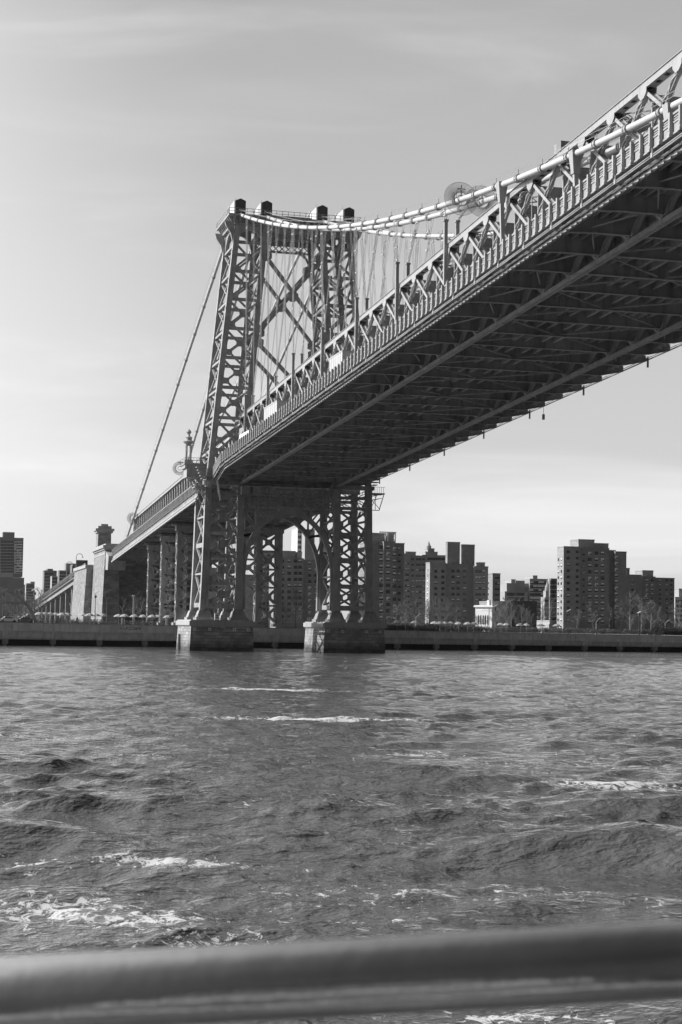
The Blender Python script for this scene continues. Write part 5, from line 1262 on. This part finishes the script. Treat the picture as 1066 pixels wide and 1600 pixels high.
# ------------------------------------------------------------------ vehicles on the bridge
TRUCKW = mat('truck_side', .48, .5, var=.12, scale=.8, stain=.2)
def truck(Y, Ls, hgt, label):
    x = -13.6; z = zd(Y)+3.3; e = empty('box_truck', label, 'truck', None, (x, Y, z)); e.rotation_euler[0] = -math.atan(KG)*-1 if False else 0
    b = MB(); b.box(-1.2,1.2,0,Ls,1.0,hgt)
    for y in np.arange(0, Ls+.1, Ls/6): b.box(-1.23,1.23,y-.04,y+.04,1.0,hgt+.02)
    b.box(-1.25,1.25,-.03,Ls+.03,hgt-.12,hgt+.03); b.box(-1.25,1.25,-.03,Ls+.03,.95,1.1); b.build('cargo_box', TRUCKW, e)
    b = MB(); b.prism([(0,-.15,.55),(0,-2.0,.55),(0,-2.1,1.4),(0,-1.6,2.4),(0,-.15,2.5)], (-1.05,0,0), (1.05,0,0)); b.build('cab', PALE, e)
    b = MB(); b.box(-1.07,1.07,-1.55,-.7,1.5,2.2); b.build('window', GLASSD, e)
    for y in (-1.2, Ls-1.6): 
        for xx in (-1.0, 1.0): b = MB(); b.tube([(xx-.15,y,.48),(xx+.15,y,.48)], .48, 16); b.build('wheel', BLACK, e)
    b = MB(); b.box(-1.0,1.0,-.2,Ls,.6,1.0); b.build('chassis', BLACK, e)
truck(-105.5, 7.4, 4.0, 'white box truck crossing the bridge, the one farther from the tower'); truck(-62.5, 10.5, 4.2, 'longer white box truck crossing the bridge close to the tower')
e = empty('delivery_van', 'bright white van between the two box trucks on the bridge', 'van', None, (-13.6,-83,zd(-83)+3.3))
b = MB(); b.prism([(0,-2.6,.4),(0,-2.7,1.1),(0,-1.7,1.4),(0,-1.1,2.3),(0,2.6,2.4),(0,2.7,.4)], (-.98,0,0), (.98,0,0)); b.build('body', WHITEP, e)
b = MB(); b.box(-.99,.99,-1.0,.2,1.4,2.0); b.build('window', GLASSD, e)
for y in (-1.7,1.7):
    for xx in (-.9,.9): b = MB(); b.tube([(xx-.12,y,.38),(xx+.12,y,.38)], .38, 14); b.build('wheel', BLACK, e)
e = empty('bus', 'white bus on the bridge just beside the tower leg', 'bus', None, (-13.4,-38,zd(-38)+3.3))
b = MB(); b.box(-1.25,1.25,0,9,.45,3.0); b.build('body', WHITEP, e); b = MB(); b.box(-1.27,1.27,.5,8.5,1.5,2.4); b.build('window', GLASSD, e)
for y in (1.8,7.0):
    for xx in (-1.1,1.1): b = MB(); b.tube([(xx-.14,y,.48),(xx+.14,y,.48)], .48, 14); b.build('wheel', BLACK, e)
# ------------------------------------------------------------------ bare trees and brush
def make_tree(seed, H, spread, dens, name, mt, tr, up_=.35):
    '''trunk with rising limbs from low down, each carrying two orders of twigs'''
    r2 = random.Random(seed); T = MB(); C = MB()
    def branch(p, d, l, r_, n, jit, tgt, sides):
        pts = [p]; dd = d.copy(); ds = []
        for i in range(n):
            dd = (dd+Vector((r2.gauss(0,jit),r2.gauss(0,jit),r2.gauss(.06,.05)))).normalized(); pts.append(pts[-1]+dd*l/n); ds.append(dd.copy())
        tgt.tube(pts, [lerp(r_, r_*.35, i/n) for i in range(n+1)], sides, cap=False); return pts, ds
    def side(d, sp):
        a = r2.uniform(0, 2*PI); v = Vector((math.cos(a), math.sin(a), r2.uniform(-.2,.7))); return (d*(1-sp*.5)+v*sp).normalized()
    tp, td = branch(Vector((0,0,0)), Vector((0,0,1)), H*.92, tr, 9, .05, T, 6)
    for k in range(int(13*dens)):
        f = lerp(.18, .97, (k+.5)/(13*dens)); i = min(8, int(f*9)); q = tp[i].lerp(tp[i+1], f*9-i)
        l = H*.46*(1.05-f*.75)*r2.uniform(.8,1.15)
        bp_, bd = branch(q, side(Vector((0,0,1)), spread), l, tr*.38*(1.1-f*.6), 5, .11, T, 4)
        for m_ in range(int(8*dens)):
            g_ = r2.uniform(.2,1); ii = min(4, int(g_*5)); q2 = bp_[ii].lerp(bp_[ii+1], g_*5-ii)
            cp, cd = branch(q2, side(bd[ii], .75), l*r2.uniform(.3,.5), .022, 4, .16, C, 3)
            for w_ in range(5):
                h_ = r2.uniform(.2,1); i3 = min(3, int(h_*4)); q3 = cp[i3].lerp(cp[i3+1], h_*4-i3)
                d3 = side(cd[i3], .8); l3 = l*r2.uniform(.12,.22); C.bar(q3, q3+d3*l3, .022, .022, w2=.008, h2=.008)
    e = empty(name, '', 'tree'); T.build('trunk', mt, e); C.build('crown', mt, e); return e
BARK_M = mat('mid_bark', 0.19, 0.9, var=0.35, scale=1.5)
protos = [make_tree(1, 12, .95, 1.25, 'bare_tree', BARK_M, .22), make_tree(2, 11, 1.1, 1.2, 'bare_tree', BARK, .2), make_tree(3, 5.5, .55, .9, 'young_tree', BARK_M, .06), make_tree(4, 6.5, .75, 1.0, 'young_tree', BARK, .08)]
PH = [12, 11, 5.5, 6.5]; used = [0]*4
TN = {}
ORD = ('first','second','third','fourth','fifth','sixth','seventh','eighth','ninth','tenth','eleventh','twelfth','thirteenth','fourteenth','fifteenth','sixteenth')
def tree_at(px, Y, k, sc, label, grp):
    q = atY(px, 985, Y); q.z = 4.3
    if not used[k]: e = protos[k]; used[k] = 1; e.location = q; e.scale = (sc,)*3
    else: e = copy_thing(protos[k], q, random.uniform(0,6), None, sc)
    e['group'] = grp; TN.setdefault(label, []).append((px, e))
tree_at(461, 75, 0, .95, 'pale bare spreading tree framed by the bridge arch', 'bare park trees')
tree_at(440, 110, 1, .7, 'smaller bare tree left of the pale tree framed by the arch', 'bare park trees')
for px, Y, sc in ((193,120,.75),(210,125,.8),(222,122,.75)): tree_at(px, Y, 1 if px != 210 else 0, sc, {193:'bare tree left of the flood light pole before the anchorage',210:'pale bare tree behind the flood light pole',222:'bare tree near the trestle before the anchorage'}[px], 'bare park trees')
G1, G2, G3, G4 = 'bare trees among the brush right of the bridge tower', 'bare trees beside the large housing tower', 'young trees behind the promenade at right', 'bare trees of the park at left'
for i in range(14): tree_at(618+i*7.5+random.uniform(-3,3), random.uniform(120,220), random.choice((0,1,1)), random.uniform(.7,1.1), 'bare tree in the thicket left of the white hall', G1)
for i in range(8): tree_at(775+i*8, random.uniform(90,200), random.choice((0,1,3)), random.uniform(.6,.95), 'bare tree before the brick hall extension', 'bare trees before the brick hall')
for i in range(10): tree_at(795+i*7.5, random.uniform(420,520), 1, random.uniform(1.3,1.8), 'tall bare tree beyond the brick hall', 'tall bare trees beyond the hall')
for px in (901,927,952,969,985,1005,1031,1055): tree_at(px, random.uniform(75,100), random.choice((2,3)), random.uniform(1.0,1.35), 'slender young tree before the housing towers', G3)
for px in (985,1003,1018,1062): tree_at(px, random.uniform(150,190), 0, random.uniform(.9,1.2), 'tall bare tree before the right-edge block', G2)
for i in range(16): tree_at(-4+i*4.4, random.uniform(170,380), random.choice((0,1)), random.uniform(.75,1.25), 'bare park tree behind the footbridge', G4)
for i in range(5): tree_at(745+i*4, 190+i*3, 2, 1.0, 'thin young tree before the white hall', 'young trees before the white hall')
for lb_, lst in TN.items():
    lst.sort(key=lambda t: t[0])
    for k, (px, e) in enumerate(lst): e['label'] = lb_ if len(lst) == 1 else lb_+', '+ORD[k]+' from left'
# clipped dark brush line and evergreen shrubs along the promenade
def brush(name, px0, px1, Y, h, n, label, m, kind='stuff'):
    b = MB(); r2 = random.Random(int(px0)); a, c = atY(px0,985,Y), atY(px1,985,Y)
    for i in range(n):
        x = lerp(a.x,c.x,r2.random()); y = Y+r2.uniform(0,5); z = 4.4; hh = h*r2.uniform(.4,1)
        for k in range(3):
            d = Vector((r2.gauss(0,.35),r2.gauss(0,.35),1)).normalized(); q = Vector((x,y,z)); b.bar(q, q+d*hh, .035, .035)
            for j in range(5):
                f = r2.uniform(.3,1); s0 = q+d*hh*f; t = Vector((r2.gauss(0,1),r2.gauss(0,1),r2.gauss(.4,.6))).normalized()*.16
                s2 = Vector((r2.gauss(0,1),r2.gauss(0,1),r2.gauss(0,1))).normalized()*.1; b.add([s0,s0+t+s2,s0+t*1.6,s0+t-s2],[(0,1,2,3)])
    tag(b.build(name, m), label, 'brush', None, kind)
SHRUB = mat('evergreen_shrub', .05, .9, var=.5, scale=2)
brush('dry_brush', 612, 745, 78, 2.4, 700, 'dry brown brush along the promenade right of the bridge tower', BARK)
brush('dry_brush', 745, 870, 80, 1.7, 350, 'sparse low brush before the brick hall extension', BARK)
brush('dry_brush', 870, 1070, 72, 1.6, 500, 'low brush hedge before the right-hand housing towers', BARK)
brush('dry_brush', -5, 300, 86, 1.7, 700, 'low dry brush along the promenade at left', BARK)
brush('hedge', 598, 690, 66, 1.5, 500, 'dark clipped hedge on the promenade beside the pier', SHRUB)
brush('hedge', 1030, 1075, 62, 2.6, 260, 'dark evergreen shrub clump at the right edge', SHRUB)
# distant air
hz = MB(); hz.box(-1500, 2600, -450, 2200, -3.5, 125); h_ = hz.build('haze', mat('tmp', .5)); tag(h_, kind='stuff')
m = bpy.data.materials.new('haze'); m.use_nodes = True; nt = m.node_tree
for n in list(nt.nodes): nt.nodes.remove(n)
o_ = nt.nodes.new('ShaderNodeOutputMaterial'); v_ = nt.nodes.new('ShaderNodeVolumePrincipled'); v_.inputs['Color'].default_value = (.9,.9,.9,1); v_.inputs['Density'].default_value = .00003; v_.inputs['Anisotropy'].default_value = .4
nt.links.new(v_.outputs[0], o_.inputs['Volume']); h_.data.materials.clear(); h_.data.materials.append(m)
